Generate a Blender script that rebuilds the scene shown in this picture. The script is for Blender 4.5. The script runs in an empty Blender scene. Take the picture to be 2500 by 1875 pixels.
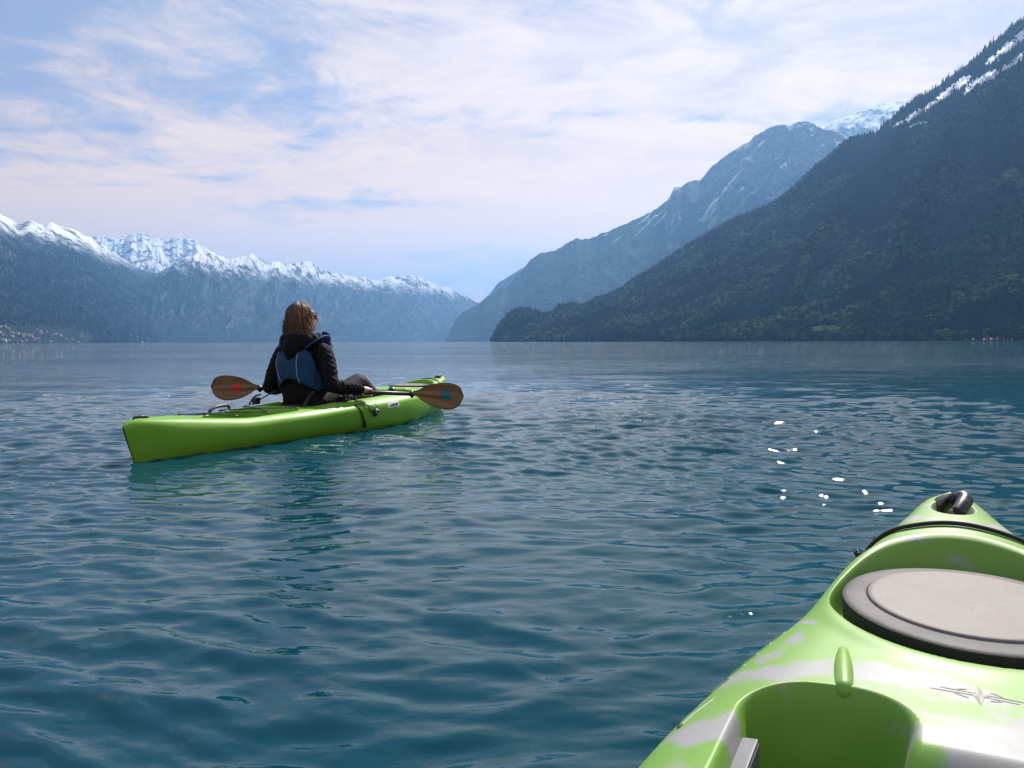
import bpy, bmesh, math, random
import numpy as np
from mathutils import Vector, Matrix, Euler
from mathutils.bvhtree import BVHTree

rnd = random.Random(7)
sc = bpy.context.scene
C = sc.collection

# ------------------------------------------------------------------ camera
EYE = 0.70                      # lens height above the lake
FPX = 1900.0                    # focal length for a 2500 px wide frame
cam_d = bpy.data.cameras.new('camera')
cam_d.sensor_width = 36.0
cam_d.lens = FPX / 2500.0 * 36.0
cam_d.clip_start = 0.05
cam_d.clip_end = 120000.0
cam = bpy.data.objects.new('camera', cam_d)
C.objects.link(cam)
PITCH = math.atan(103.0 / FPX)
ROLL = math.radians(0.16)
cam.matrix_world = (Matrix.Translation((0, 0, EYE)) @ Matrix.Rotation(math.pi / 2 - PITCH, 4, 'X')
                    @ Matrix.Rotation(-ROLL, 4, 'Z'))
sc.camera = cam

# ------------------------------------------------------------------ sun, sky, exposure
SUN_AZ = math.radians(27)       # to the right of the view axis (+Y)
SUN_EL = math.radians(44)
SUN_DIR = Vector((math.sin(SUN_AZ) * math.cos(SUN_EL), math.cos(SUN_AZ) * math.cos(SUN_EL), math.sin(SUN_EL)))
sun_d = bpy.data.lights.new('sun', 'SUN')
sun_d.energy = 5.0
sun_d.angle = math.radians(0.53)
sun_d.color = (1.0, 0.955, 0.88)
sun = bpy.data.objects.new('sun', sun_d)
sun.rotation_euler = SUN_DIR.to_track_quat('Z', 'Y').to_euler()
C.objects.link(sun)

sc.view_settings.view_transform = 'Standard'
sc.view_settings.look = 'None'
sc.view_settings.exposure = 0.35
sc.view_settings.gamma = 1.0
sc.view_settings.use_curve_mapping = False
sc.render.engine = 'CYCLES'
sc.cycles.use_denoising = True
sc.cycles.max_bounces = 6
sc.cycles.volume_bounces = 2
sc.cycles.transparent_max_bounces = 12
sc.cycles.caustics_reflective = False
sc.cycles.caustics_refractive = False
sc.cycles.sample_clamp_indirect = 6.0


class NT:
    """tiny node helper"""
    def __init__(self, tree):
        self.t = tree
        self.t.nodes.clear()

    def n(self, kind, ins=None, **props):
        nd = self.t.nodes.new(kind)
        for k, v in props.items():
            setattr(nd, k, v)
        for k, v in (ins or {}).items():
            s = nd.inputs[k]
            if hasattr(v, 'is_linked') or hasattr(v, 'links'):
                self.t.links.new(v, s)
            else:
                s.default_value = v
        return nd

    def math(self, op, a, b=0.0, c=0.0, clamp=False):
        nd = self.n('ShaderNodeMath', {0: a, 1: b, 2: c}, operation=op)
        nd.use_clamp = clamp
        return nd.outputs[0]

    def vmath(self, op, a, b=(0, 0, 0)):
        nd = self.n('ShaderNodeVectorMath', {0: a, 1: b}, operation=op)
        return nd.outputs['Value'] if op in ('DOT_PRODUCT', 'LENGTH', 'DISTANCE') else nd.outputs[0]

    def mix(self, f, a, b, kind='MIX'):
        nd = self.t.nodes.new('ShaderNodeMix')
        nd.data_type = 'RGBA'
        nd.blend_type = kind
        for i, v in ((0, f), (6, a), (7, b)):
            s = nd.inputs[i]
            if hasattr(v, 'links'):
                self.t.links.new(v, s)
            else:
                s.default_value = v if i == 0 or len(v) == 4 else (*v, 1)
        return nd.outputs[2]

    def ramp(self, f, lo, hi, smooth=True):
        nd = self.n('ShaderNodeMapRange', {0: f, 1: lo, 2: hi, 3: 0.0, 4: 1.0})
        nd.interpolation_type = 'SMOOTHSTEP' if smooth else 'LINEAR'
        return nd.outputs[0]

    def noise(self, vec, scale, detail=4.0, rough=0.5, dist=0.0, dim='3D', lac=2.0):
        nd = self.n('ShaderNodeTexNoise', {'Scale': scale, 'Detail': detail, 'Roughness': rough,
                                           'Distortion': dist, 'Lacunarity': lac}, noise_dimensions=dim)
        if vec is not None:
            self.t.links.new(vec, nd.inputs['Vector'])
        return nd.outputs[0]

    def xyz(self, x, y, z):
        return self.n('ShaderNodeCombineXYZ', {0: x, 1: y, 2: z}).outputs[0]

    def sep(self, v):
        o = self.n('ShaderNodeSeparateXYZ', {0: v}).outputs
        return o[0], o[1], o[2]


world = bpy.data.worlds.new('World')
sc.world = world
world.use_nodes = True
W = NT(world.node_tree)
sky = W.n('ShaderNodeTexSky', sky_type='NISHITA')
sky.sun_disc = False
sky.sun_elevation = SUN_EL
sky.sun_rotation = SUN_AZ
sky.altitude = 560.0
sky.air_density = 1.0
sky.dust_density = 1.2
sky.ozone_density = 1.5
gen = W.n('ShaderNodeTexCoord').outputs['Generated']
gx, gy, gz = W.sep(gen)
zc = W.math('MAXIMUM', gz, 0.0)
den = W.math('ADD', zc, 0.10)
px_ = W.math('DIVIDE', gx, den)
py_ = W.math('DIVIDE', gy, den)
P = W.xyz(px_, py_, 0.37)
Pst = W.xyz(W.math('MULTIPLY', px_, 0.75), W.math('MULTIPLY', py_, 1.25), 2.1)
big = W.noise(Pst, 0.85, 8.0, 0.60, 0.35)
fine = W.noise(P, 3.6, 10.0, 0.68, 0.5)
veil = W.noise(W.xyz(W.math('MULTIPLY', px_, 0.22), W.math('MULTIPLY', py_, 1.2), 5.0), 1.1, 6.0, 0.6, 0.7)
dens = W.math('ADD', W.math('MULTIPLY', big, 0.60), W.math('MULTIPLY', fine, 0.34))
dens = W.math('ADD', dens, W.math('MULTIPLY', veil, 0.16))
# the cloud sheet thickens to the right and thins to blue gaps on the left
side = W.ramp(W.math('DIVIDE', gx, W.math('MAXIMUM', gy, 0.05)), -0.75, 0.25)
dens = W.math('ADD', dens, W.math('MULTIPLY', side, 0.10))
low = W.ramp(gz, 0.27, 0.09)
dens = W.math('ADD', dens, W.math('MULTIPLY', low, 0.16))
# a clear strip under the cloud sheet right above the horizon
strip = W.math('MULTIPLY', W.ramp(gz, 0.135, 0.118), W.ramp(gx, -0.32, 0.0))
strip = W.math('MULTIPLY', strip, 0.50)
dens = W.math('SUBTRACT', dens, W.math('MULTIPLY', strip, 0.35))
dens = W.math('SUBTRACT', dens, W.math('MULTIPLY', W.ramp(gz, 0.42, 0.75), 0.20))  # cloud thinned overhead, out of view, to lower the ambient light
cov = W.ramp(dens, 0.525, 0.675)
# cloud brightness: thick parts a little greyer, warmer low down, brighter near the sun
sd = W.vmath('DOT_PRODUCT', gen, tuple(SUN_DIR))
glow = W.math('POWER', W.math('MAXIMUM', sd, 0.0), 5.0)
shade = W.ramp(W.math('ADD', W.math('MULTIPLY', W.noise(Pst, 1.5, 8.0, 0.62, 0.8), 0.6), W.math('MULTIPLY', fine, 0.4)), 0.36, 0.62)
cl = W.mix(shade, (5.3, 4.6, 4.5), (8.7, 7.0, 5.7))
cl = W.mix(W.ramp(gz, 0.36, 0.10), cl, (12.2, 7.9, 4.1))
cl = W.mix(1.0, cl, W.xyz(W.math('ADD', 0.93, W.math('MULTIPLY', glow, 0.30)),
                          W.math('ADD', 0.93, W.math('MULTIPLY', glow, 0.28)),
                          W.math('ADD', 0.93, W.math('MULTIPLY', glow, 0.26))), 'MULTIPLY')
skyc = W.mix(1.0, sky.outputs[0], (1.05, 1.12, 1.25), 'MULTIPLY')
skyc = W.mix(0.85, skyc, (1.9, 2.4, 3.9))
skyc = W.mix(W.ramp(gz, 0.20, 0.12), skyc, (6.5, 6.0, 4.0))
cov = W.math('ADD', 0.20, W.math('MULTIPLY', cov, 0.80))
col = W.mix(cov, skyc, cl)
bg = W.n('ShaderNodeBackground', {'Color': col, 'Strength': 0.10})
W.n('ShaderNodeOutputWorld', {'Surface': bg.outputs[0]})


# ------------------------------------------------------------------ helpers
def ray(px, py):
    """direction through a photo pixel (2500 x 1875) in world space, y component 1"""
    v = cam.matrix_world.to_3x3() @ Vector(((px - 1250) / FPX, -(py - 937.5) / FPX, -1))
    return v / v.y


def at(px, py, depth):
    r = ray(px, py)
    return Vector((0, 0, EYE)) + r * depth


def hash2(ix, iy, seed):
    h = (ix.astype(np.int64) * 374761393 + iy.astype(np.int64) * 668265263 + seed * 1442695041) & 0xFFFFFFFF
    h = ((h ^ (h >> 13)) * 1274126177) & 0xFFFFFFFF
    h = (h ^ (h >> 16)) & 0xFFFFFFFF
    return h / 4294967295.0


def vnoise(x, y, seed=0):
    ix, iy = np.floor(x), np.floor(y)
    fx, fy = x - ix, y - iy
    fx = fx * fx * fx * (fx * (fx * 6 - 15) + 10)
    fy = fy * fy * fy * (fy * (fy * 6 - 15) + 10)
    a, b = hash2(ix, iy, seed), hash2(ix + 1, iy, seed)
    c, d = hash2(ix, iy + 1, seed), hash2(ix + 1, iy + 1, seed)
    return (a + (b - a) * fx) * (1 - fy) + (c + (d - c) * fx) * fy


def fbm(x, y, octv=5, seed=0, gain=0.5):
    s, a, t = 0, 1.0, 0
    for i in range(octv):
        s = s + a * vnoise(x * 2 ** i + 17.3 * i, y * 2 ** i - 9.1 * i, seed + i)
        t += a
        a *= gain
    return s / t


def ridged(x, y, octv=5, seed=0, gain=0.5):
    s, a, t = 0, 1.0, 0
    for i in range(octv):
        n = 1 - np.abs(2 * vnoise(x * 2 ** i + 5.3 * i, y * 2 ** i + 3.7 * i, seed + i) - 1)
        s = s + a * n * n
        t += a
        a *= gain
    return s / t


def sstep(a, b, x):
    t = np.clip((x - a) / (b - a), 0, 1)
    return t * t * (3 - 2 * t)


def mesh_np(name, v, f, smooth=True):
    me = bpy.data.meshes.new(name)
    v = np.asarray(v, dtype=np.float32)
    f = np.asarray(f, dtype=np.int32)
    k = f.shape[1]
    me.vertices.add(len(v))
    me.vertices.foreach_set('co', v.ravel())
    me.loops.add(f.size)
    me.loops.foreach_set('vertex_index', f.ravel())
    me.polygons.add(len(f))
    me.polygons.foreach_set('loop_start', np.arange(0, f.size, k, dtype=np.int32))
    me.polygons.foreach_set('loop_total', np.full(len(f), k, dtype=np.int32))
    me.polygons.foreach_set('use_smooth', np.full(len(f), smooth))
    me.update(calc_edges=True)
    return me


def grid_faces(nr, nc, wrap=False):
    i = np.arange(nr - 1)[:, None]
    j = np.arange(nc if wrap else nc - 1)[None, :]
    j2 = (j + 1) % nc
    return np.stack([i * nc + j, i * nc + j2, (i + 1) * nc + j2, (i + 1) * nc + j], -1).reshape(-1, 4)


def link(name, me, mat=None, parent=None, **props):
    o = bpy.data.objects.new(name, me)
    C.objects.link(o)
    if mat is not None and me is not None:
        if not me.materials:
            me.materials.append(mat)
    if parent is not None:
        o.parent = parent
    for k, v in props.items():
        o[k] = v
    return o


def empty(name, **props):
    o = bpy.data.objects.new(name, None)
    o.empty_display_size = 0.2
    C.objects.link(o)
    for k, v in props.items():
        o[k] = v
    return o


def bm_obj(name, bm, mat, parent=None, smooth=True, **props):
    me = bpy.data.meshes.new(name)
    bm.to_mesh(me)
    bm.free()
    for p in me.polygons:
        p.use_smooth = smooth
    return link(name, me, mat, parent, **props)


def tube_np(pts, rad, seg=8, closed=False, caps=True, flat=1.0):
    """swept tube; rad scalar or list; flat scales the section along its second axis"""
    pts = [Vector(p) for p in pts]
    n = len(pts)
    rad = [rad] * n if not hasattr(rad, '__len__') else rad
    V, F = [], []
    up = None
    for i, p in enumerate(pts):
        a = pts[(i - 1) % n] if (i > 0 or closed) else p
        b = pts[(i + 1) % n] if (i < n - 1 or closed) else p
        t = (b - a).normalized()
        if up is None:
            up = Vector((0, 0, 1)) if abs(t.z) < 0.9 else Vector((1, 0, 0))
        s = t.cross(up).normalized()
        up = s.cross(t).normalized()
        for k in range(seg):
            an = 2 * math.pi * k / seg
            V.append(p + s * (math.cos(an) * rad[i]) + up * (math.sin(an) * rad[i] * flat))
    m = n if closed else n - 1
    for i in range(m):
        for k in range(seg):
            k2 = (k + 1) % seg
            i2 = (i + 1) % n
            F.append((i * seg + k, i * seg + k2, i2 * seg + k2, i2 * seg + k))
    if caps and not closed:
        F.append(tuple(reversed(range(seg))))
        F.append(tuple(range((n - 1) * seg, n * seg)))
    return V, F


def add_raw(bm, V, F):
    vs = [bm.verts.new(v) for v in V]
    for f in F:
        try:
            bm.faces.new([vs[i] for i in f])
        except ValueError:
            pass


def add_tube(bm, pts, rad, seg=8, closed=False, caps=True, flat=1.0):
    add_raw(bm, *tube_np(pts, rad, seg, closed, caps, flat))


def add_ball(bm, c, r, scale=(1, 1, 1), sub=2, rot=None):
    m = Matrix.Translation(Vector(c))
    if rot is not None:
        m = m @ rot.to_4x4()
    m = m @ Matrix.Diagonal((r * scale[0], r * scale[1], r * scale[2], 1))
    bmesh.ops.create_icosphere(bm, subdivisions=sub, radius=1.0, matrix=m)


def add_box(bm, c, size, rot=None, bevel=0.0):
    m = Matrix.Translation(Vector(c))
    if rot is not None:
        m = m @ rot.to_4x4()
    m = m @ Matrix.Diagonal((size[0], size[1], size[2], 1))
    r = bmesh.ops.create_cube(bm, size=1.0, matrix=m)
    if bevel:
        es = list({e for v in r['verts'] for e in v.link_edges})
        bmesh.ops.bevel(bm, geom=es, offset=bevel, segments=2, affect='EDGES', profile=0.6)


def spline(pts, n):
    """Catmull-Rom through pts"""
    pts = [Vector(p) for p in pts]
    out = []
    for i in range(n):
        t = i / (n - 1) * (len(pts) - 1)
        k = min(int(t), len(pts) - 2)
        u = t - k
        p0, p1, p2, p3 = pts[max(k - 1, 0)], pts[k], pts[k + 1], pts[min(k + 2, len(pts) - 1)]
        out.append(0.5 * ((2 * p1) + (p2 - p0) * u + (2 * p0 - 5 * p1 + 4 * p2 - p3) * u * u
                          + (3 * p1 - p0 - 3 * p2 + p3) * u ** 3))
    return out


def remesh(bm, voxel, smooth_it=0):
    """fuse overlapping closed shapes into one continuous surface"""
    me = bpy.data.meshes.new('tmp')
    bm.to_mesh(me)
    bm.free()
    o = bpy.data.objects.new('tmp', me)
    C.objects.link(o)
    m = o.modifiers.new('r', 'REMESH')
    m.mode = 'VOXEL'
    m.voxel_size = voxel
    m.use_smooth_shade = True
    if smooth_it:
        s = o.modifiers.new('s', 'SMOOTH')
        s.factor = 0.5
        s.iterations = smooth_it
    dg = bpy.context.evaluated_depsgraph_get()
    out = bpy.data.meshes.new_from_object(o.evaluated_get(dg))
    bpy.data.objects.remove(o)
    bpy.data.meshes.remove(me)
    for p in out.polygons:
        p.use_smooth = True
    return out


# ------------------------------------------------------------------ materials
def mat_new(name):
    m = bpy.data.materials.new(name)
    m.use_nodes = True
    return m, NT(m.node_tree)


def principled(name, color, rough=0.5, bump=None, spec=0.5, var=0.0, vscale=8.0, metal=0.0, coat=0.0):
    """bump = (scale, strength, distance)"""
    m, t = mat_new(name)
    co = t.n('ShaderNodeTexCoord').outputs['Object']
    colr = (*color, 1)
    if var:
        nz = t.noise(co, vscale, 5, 0.6)
        colr = t.mix(t.ramp(nz, 0.3, 0.7), tuple(c * (1 - var) for c in color), tuple(min(1, c * (1 + var)) for c in color))
    ins = {'Base Color': colr, 'Roughness': rough, 'Specular IOR Level': spec, 'Metallic': metal, 'Coat Weight': coat}
    if bump:
        nz = t.noise(co, bump[0], 6, 0.6)
        ins['Normal'] = t.n('ShaderNodeBump', {'Height': nz, 'Strength': bump[1], 'Distance': bump[2]}).outputs[0]
    p = t.n('ShaderNodeBsdfPrincipled', ins)
    t.n('ShaderNodeOutputMaterial', {'Surface': p.outputs[0]})
    return m


M = {}
M['black_rubber'] = principled('black_rubber', (0.018, 0.018, 0.02), 0.42, (220, 0.25, 0.002), var=0.3, vscale=30)
M['black_webbing'] = principled('black_webbing', (0.012, 0.012, 0.013), 0.75, (500, 0.5, 0.001))
M['black_plastic'] = principled('black_plastic', (0.015, 0.015, 0.017), 0.3)
M['rail_plastic'] = principled('rail_plastic', (0.13, 0.13, 0.15), 0.5, (160, 0.3, 0.001), var=0.25, vscale=25)
M['skin'] = principled('skin', (0.62, 0.36, 0.27), 0.5, (60, 0.1, 0.002))
M['vest_blue'] = principled('vest_blue', (0.003, 0.042, 0.115), 0.85, (90, 0.35, 0.004), var=0.2, vscale=12)
M['vest_navy'] = principled('vest_navy', (0.008, 0.03, 0.16), 0.6, (90, 0.3, 0.003))
M['piping'] = principled('piping', (0.30, 0.36, 0.42), 0.6)
M['leggings'] = principled('leggings', (0.011, 0.0095, 0.015), 0.8, (70, 0.2, 0.003))
M['lens'] = principled('lens', (0.01, 0.01, 0.012), 0.08, coat=0.5)
M['sail'] = principled('sail', (0.8, 0.8, 0.78), 0.7)
M['white_label'] = principled('white_label', (0.78, 0.80, 0.76), 0.35)
M['dark_print'] = principled('dark_print', (0.05, 0.06, 0.06), 0.5)
M['logo_dark'] = principled('logo_dark', (0.20, 0.185, 0.13), 0.6)
M['logo_light'] = principled('logo_light', (0.25, 0.25, 0.18), 0.5)
M['red_sticker'] = principled('red_sticker', (0.75, 0.035, 0.03), 0.5, var=0.15, vscale=60)
M['teal_sticker'] = principled('teal_sticker', (0.008, 0.15, 0.21), 0.5, var=0.2, vscale=60)


def m_jacket():
    m, t = mat_new('black_quilted_nylon')
    co = t.n('ShaderNodeTexCoord').outputs['Object']
    x, y, z = t.sep(co)
    n1 = t.noise(co, 26, 5, 0.65, 0.6)
    b = t.n('ShaderNodeBump', {'Height': n1, 'Strength': 0.55, 'Distance': 0.012})
    p = t.n('ShaderNodeBsdfPrincipled', {'Base Color': (0.004, 0.004, 0.006, 1), 'Roughness': 0.75,
                                         'Normal': b.outputs[0], 'Specular IOR Level': 0.2})
    t.n('ShaderNodeOutputMaterial', {'Surface': p.outputs[0]})
    return m


M['jacket'] = m_jacket()


def m_hair():
    m, t = mat_new('brown_hair_painted_sun')
    co = t.n('ShaderNodeTexCoord').outputs['Object']
    at_ = t.n('ShaderNodeAttribute', attribute_name='strand').outputs['Fac']
    c = t.mix(at_, (0.016, 0.007, 0.004), (0.46, 0.20, 0.06))  # golden end paints sunlight into the brown hair
    p = t.n('ShaderNodeBsdfPrincipled', {'Base Color': c, 'Roughness': 0.38, 'Specular IOR Level': 0.6,
                                         'Sheen Weight': 0.15})
    tr = t.n('ShaderNodeBsdfTranslucent', {'Color': c})
    mx = t.n('ShaderNodeMixShader', {0: 0.22, 1: p.outputs[0], 2: tr.outputs[0]})
    t.n('ShaderNodeOutputMaterial', {'Surface': mx.outputs[0]})
    return m


M['hair'] = m_hair()


def m_wood():
    m, t = mat_new('paddle_wood')
    co = t.n('ShaderNodeTexCoord').outputs['Object']
    x, y, z = t.sep(co)
    st = t.xyz(t.math('MULTIPLY', x, 1.5), y, t.math('MULTIPLY', z, 22.0))
    g = t.noise(st, 3.0, 5, 0.6, 0.4)
    lam = t.n('ShaderNodeMath', {0: t.math('MULTIPLY', z, 38.0)}, operation='SINE').outputs[0]
    c = t.mix(t.ramp(g, 0.3, 0.7), (0.17, 0.085, 0.025), (0.30, 0.155, 0.05))
    c = t.mix(t.math('MULTIPLY', t.ramp(lam, -0.2, 0.6), 0.28), c, (0.22, 0.15, 0.05))
    p = t.n('ShaderNodeBsdfPrincipled', {'Base Color': c, 'Roughness': 0.4, 'Coat Weight': 0.3})
    tr = t.n('ShaderNodeBsdfTranslucent', {'Color': c})
    mx = t.n('ShaderNodeMixShader', {0: 0.12, 1: p.outputs[0], 2: tr.outputs[0]})
    t.n('ShaderNodeOutputMaterial', {'Surface': mx.outputs[0]})
    return m


M['wood'] = m_wood()


def m_hull(name, green, white, amount):
    m, t = mat_new(name)
    co = t.n('ShaderNodeTexCoord').outputs['Object']
    mb = t.n('ShaderNodeAttribute', attribute_name='marble').outputs['Fac']
    n1 = t.noise(co, 5.5, 6, 0.55, 1.2)
    n2 = t.noise(co, 17.0, 5, 0.6, 0.6)
    f = t.math('ADD', mb, t.math('MULTIPLY', t.math('SUBTRACT', n1, 0.5), 2.4))
    f = t.math('ADD', f, t.math('MULTIPLY', t.math('SUBTRACT', n2, 0.5), 0.6))
    f = t.math('MULTIPLY', t.ramp(f, 0.30, 0.85), amount)
    gg = t.mix(t.ramp(t.noise(co, 3.0, 4, 0.5), 0.35, 0.65), tuple(c * 0.9 for c in green), green)
    c = t.mix(f, gg, white)
    # scuffs and specks of the moulded plastic
    sx, sy, sz = t.sep(co)
    scr = t.noise(t.xyz(t.math('MULTIPLY', sx, 30.0), t.math('MULTIPLY', sy, 6.0), t.math('MULTIPLY', sz, 5.0)), 4.0, 3, 0.7)
    scr = t.math('MULTIPLY', t.ramp(scr, 0.70, 0.80), t.ramp(t.noise(co, 2.2, 2), 0.50, 0.62))
    c = t.mix(t.math('MULTIPLY', scr, 0.45), c, (0.72, 0.80, 0.60))
    dirt = t.ramp(t.noise(co, 160, 2, 0.5), 0.76, 0.82)
    c = t.mix(t.math('MULTIPLY', dirt, 0.35), c, (0.10, 0.12, 0.05))
    gr = t.noise(co, 420, 3, 0.6)
    wv = t.noise(co, 9, 3, 0.5)
    hh = t.math('ADD', t.math('MULTIPLY', gr, 0.25), wv)
    b = t.n('ShaderNodeBump', {'Height': hh, 'Strength': 0.14, 'Distance': 0.006})
    r = t.math('ADD', 0.36, t.math('MULTIPLY', t.noise(co, 14, 4), 0.18))
    p = t.n('ShaderNodeBsdfPrincipled', {'Base Color': c, 'Roughness': r, 'Normal': b.outputs[0],
                                         'Specular IOR Level': 0.4, 'Subsurface Weight': 0.0})
    t.n('ShaderNodeOutputMaterial', {'Surface': p.outputs[0]})
    return m


M['hull_near'] = m_hull('lime_white_marbled_plastic', (0.20, 0.385, 0.052), (0.34, 0.33, 0.315), 1.0)
M['hull_far'] = m_hull('lime_plastic', (0.20, 0.43, 0.026), (0.32, 0.46, 0.17), 0.25)


def m_hatch(name, c0, c1):
    m, t = mat_new(name)
    co = t.n('ShaderNodeTexCoord').outputs['Object']
    n = t.noise(co, 9, 7, 0.65, 0.5)
    n2 = t.noise(co, 45, 5, 0.6, 1.5)
    c = t.mix(t.ramp(n, 0.3, 0.75), c0, c1)
    c = t.mix(t.math('MULTIPLY', t.ramp(n2, 0.52, 0.75), 0.35), c, tuple(x * 0.6 for x in c0))
    sp = t.ramp(t.noise(co, 90, 2), 0.74, 0.8)
    c = t.mix(t.math('MULTIPLY', sp, 0.5), c, (0.10, 0.09, 0.08))
    b = t.n('ShaderNodeBump', {'Height': t.noise(co, 300, 3), 'Strength': 0.2, 'Distance': 0.001})
    p = t.n('ShaderNodeBsdfPrincipled', {'Base Color': c, 'Roughness': 0.6, 'Specular IOR Level': 0.30, 'Normal': b.outputs[0]})
    t.n('ShaderNodeOutputMaterial', {'Surface': p.outputs[0]})
    return m


M['hatch_rim'] = m_hatch('grey_rubber', (0.07, 0.059, 0.053), (0.15, 0.127, 0.115))
M['hatch_lid'] = m_hatch('beige_plastic', (0.245, 0.206, 0.18), (0.28, 0.237, 0.208))


def m_water():
    m, t = mat_new('lake_water')
    geo = t.n('ShaderNodeNewGeometry').outputs['Position']
    x, y, z = t.sep(geo)
    d = t.vmath('LENGTH', geo)
    near = t.ramp(d, 40.0, 4.0)
    # ripples finer than the mesh
    v1 = t.xyz(t.math('MULTIPLY', x, 0.55), y, 0.0)
    r1 = t.noise(v1, 9.0, 4, 0.55, 0.3)
    r2 = t.noise(v1, 2.1, 5, 0.55, 0.35)
    far = t.ramp(d, 7.0, 40.0)
    r3 = t.noise(v1, 0.75, 6, 0.62, 0.3)
    wind = t.noise(t.xyz(t.math('MULTIPLY', x, 0.35), y, 3.0), 0.055, 4, 0.55)
    gust = t.math('ADD', 0.45, t.math('MULTIPLY', t.ramp(wind, 0.36, 0.62), 0.75))
    h = t.math('ADD', t.math('MULTIPLY', r1, t.math('MULTIPLY', 0.0058, t.math('ADD', 1.0, t.math('MULTIPLY', far, 3.0)))),
               t.math('MULTIPLY', r2, t.math('ADD', 0.008, t.math('MULTIPLY', far, 0.060))))
    h = t.math('ADD', h, t.math('MULTIPLY', t.math('MULTIPLY', r3, far), 0.26))
    r4 = t.noise(v1, 0.16, 4, 0.6)
    h = t.math('ADD', h, t.math('MULTIPLY', t.math('MULTIPLY', r4, t.ramp(d, 25.0, 120.0)), 0.5))
    h = t.math('MULTIPLY', h, gust)
    b = t.n('ShaderNodeBump', {'Height': h, 'Strength': 1.0, 'Distance': 1.0})
    tint = t.ramp(t.noise(v1, 0.35, 3), 0.3, 0.7)
    c = t.mix(tint, (0.002, 0.045, 0.066), (0.003, 0.060, 0.078))
    rough = t.math('ADD', 0.02, t.math('MULTIPLY', t.ramp(d, 30, 600), 0.04))
    p = t.n('ShaderNodeBsdfPrincipled', {'Base Color': c, 'Roughness': rough, 'IOR': 1.333, 'Specular IOR Level': 0.30,
                                         'Normal': b.outputs[0]})
    t.n('ShaderNodeOutputMaterial', {'Surface': p.outputs[0]})
    return m


M['water'] = m_water()


def m_mountain(name, snow_lo, snow_hi, forest=(0.006, 0.016, 0.009), grass=(0.028, 0.046, 0.02), snow_amt=1.0,
               treeline=900.0, fscale=0.02, bstr=0.6, patch=0.0):
    m, t = mat_new(name)
    geo = t.n('ShaderNodeNewGeometry')
    pos = geo.outputs['Position']
    x, y, z = t.sep(pos)
    nx, ny, nz = t.sep(geo.outputs['Normal'])
    n_a = t.noise(pos, 0.0012, 8, 0.58)
    n_b = t.noise(pos, 0.006, 8, 0.62)
    n_c = t.noise(pos, fscale, 8, 0.62)
    tree = t.noise(pos, 0.09, 3, 0.7)
    gr = t.ramp(t.math('ADD', n_a, t.math('MULTIPLY', t.math('SUBTRACT', n_b, 0.5), 0.5)), 0.57, 0.66)
    f = t.mix(t.ramp(tree, 0.35, 0.7), tuple(c * 0.55 for c in forest), tuple(c * 1.5 for c in forest))
    f = t.mix(t.math('MULTIPLY', t.ramp(n_c, 0.45, 0.62), 0.5), f, tuple(c * 1.9 for c in forest))
    c = t.mix(gr, f, grass)
    rock = t.mix(t.ramp(n_c, 0.35, 0.65), (0.06, 0.058, 0.055), (0.17, 0.165, 0.16))
    hi = t.math('ADD', z, t.math('MULTIPLY', t.math('SUBTRACT', n_b, 0.5), 700.0))
    steep = t.ramp(nz, 0.62, 0.42)
    rk = t.math('MAXIMUM', t.ramp(hi, treeline, treeline + 260), t.math('MULTIPLY', steep, 0.7))
    c = t.mix(rk, c, rock)
    sn = t.math('ADD', z, t.math('MULTIPLY', t.math('SUBTRACT', n_b, 0.5), 0.75 * (snow_hi - snow_lo) + 250))
    sn = t.math('ADD', sn, t.math('MULTIPLY', t.math('SUBTRACT', n_c, 0.5), 330.0))
    sn = t.ramp(sn, snow_lo, snow_hi)
    if patch:
        st = t.xyz(t.math('ADD', x, t.math('MULTIPLY', z, -0.5)), y, t.math('MULTIPLY', z, 0.35))
        pn = t.math('MULTIPLY', t.ramp(t.noise(st, 0.0046, 9, 0.68, 0.8), 0.555, 0.63), 0.85)
        sn = t.math('MULTIPLY', t.ramp(z, snow_lo - 250, snow_lo + 150), t.math('MAXIMUM', pn, t.ramp(sn, 0.6, 1.0)))
    else:
        sn = t.math('MULTIPLY', sn, t.ramp(nz, 0.30, 0.52))
        sn = t.math('MULTIPLY', sn, t.ramp(t.noise(t.xyz(x, y, t.math('MULTIPLY', z, 0.4)), 0.006, 7, 0.66), 0.40, 0.50))
    sn = t.math('MULTIPLY', sn, snow_amt)
    c = t.mix(sn, c, (0.90, 0.90, 0.90))
    hgt = t.math('ADD', t.math('MULTIPLY', n_b, 90.0), t.math('MULTIPLY', n_c, 26.0))
    hgt = t.math('ADD', hgt, t.math('MULTIPLY', t.math('MULTIPLY', tree, 9.0), t.math('SUBTRACT', 1.0, sn)))
    b = t.n('ShaderNodeBump', {'Height': hgt, 'Strength': bstr, 'Distance': 1.0})
    p = t.n('ShaderNodeBsdfPrincipled', {'Base Color': c, 'Roughness': 0.9, 'Specular IOR Level': 0.1,
                                         'Normal': b.outputs[0]})
    t.n('ShaderNodeOutputMaterial', {'Surface': p.outputs[0]})
    return m


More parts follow.
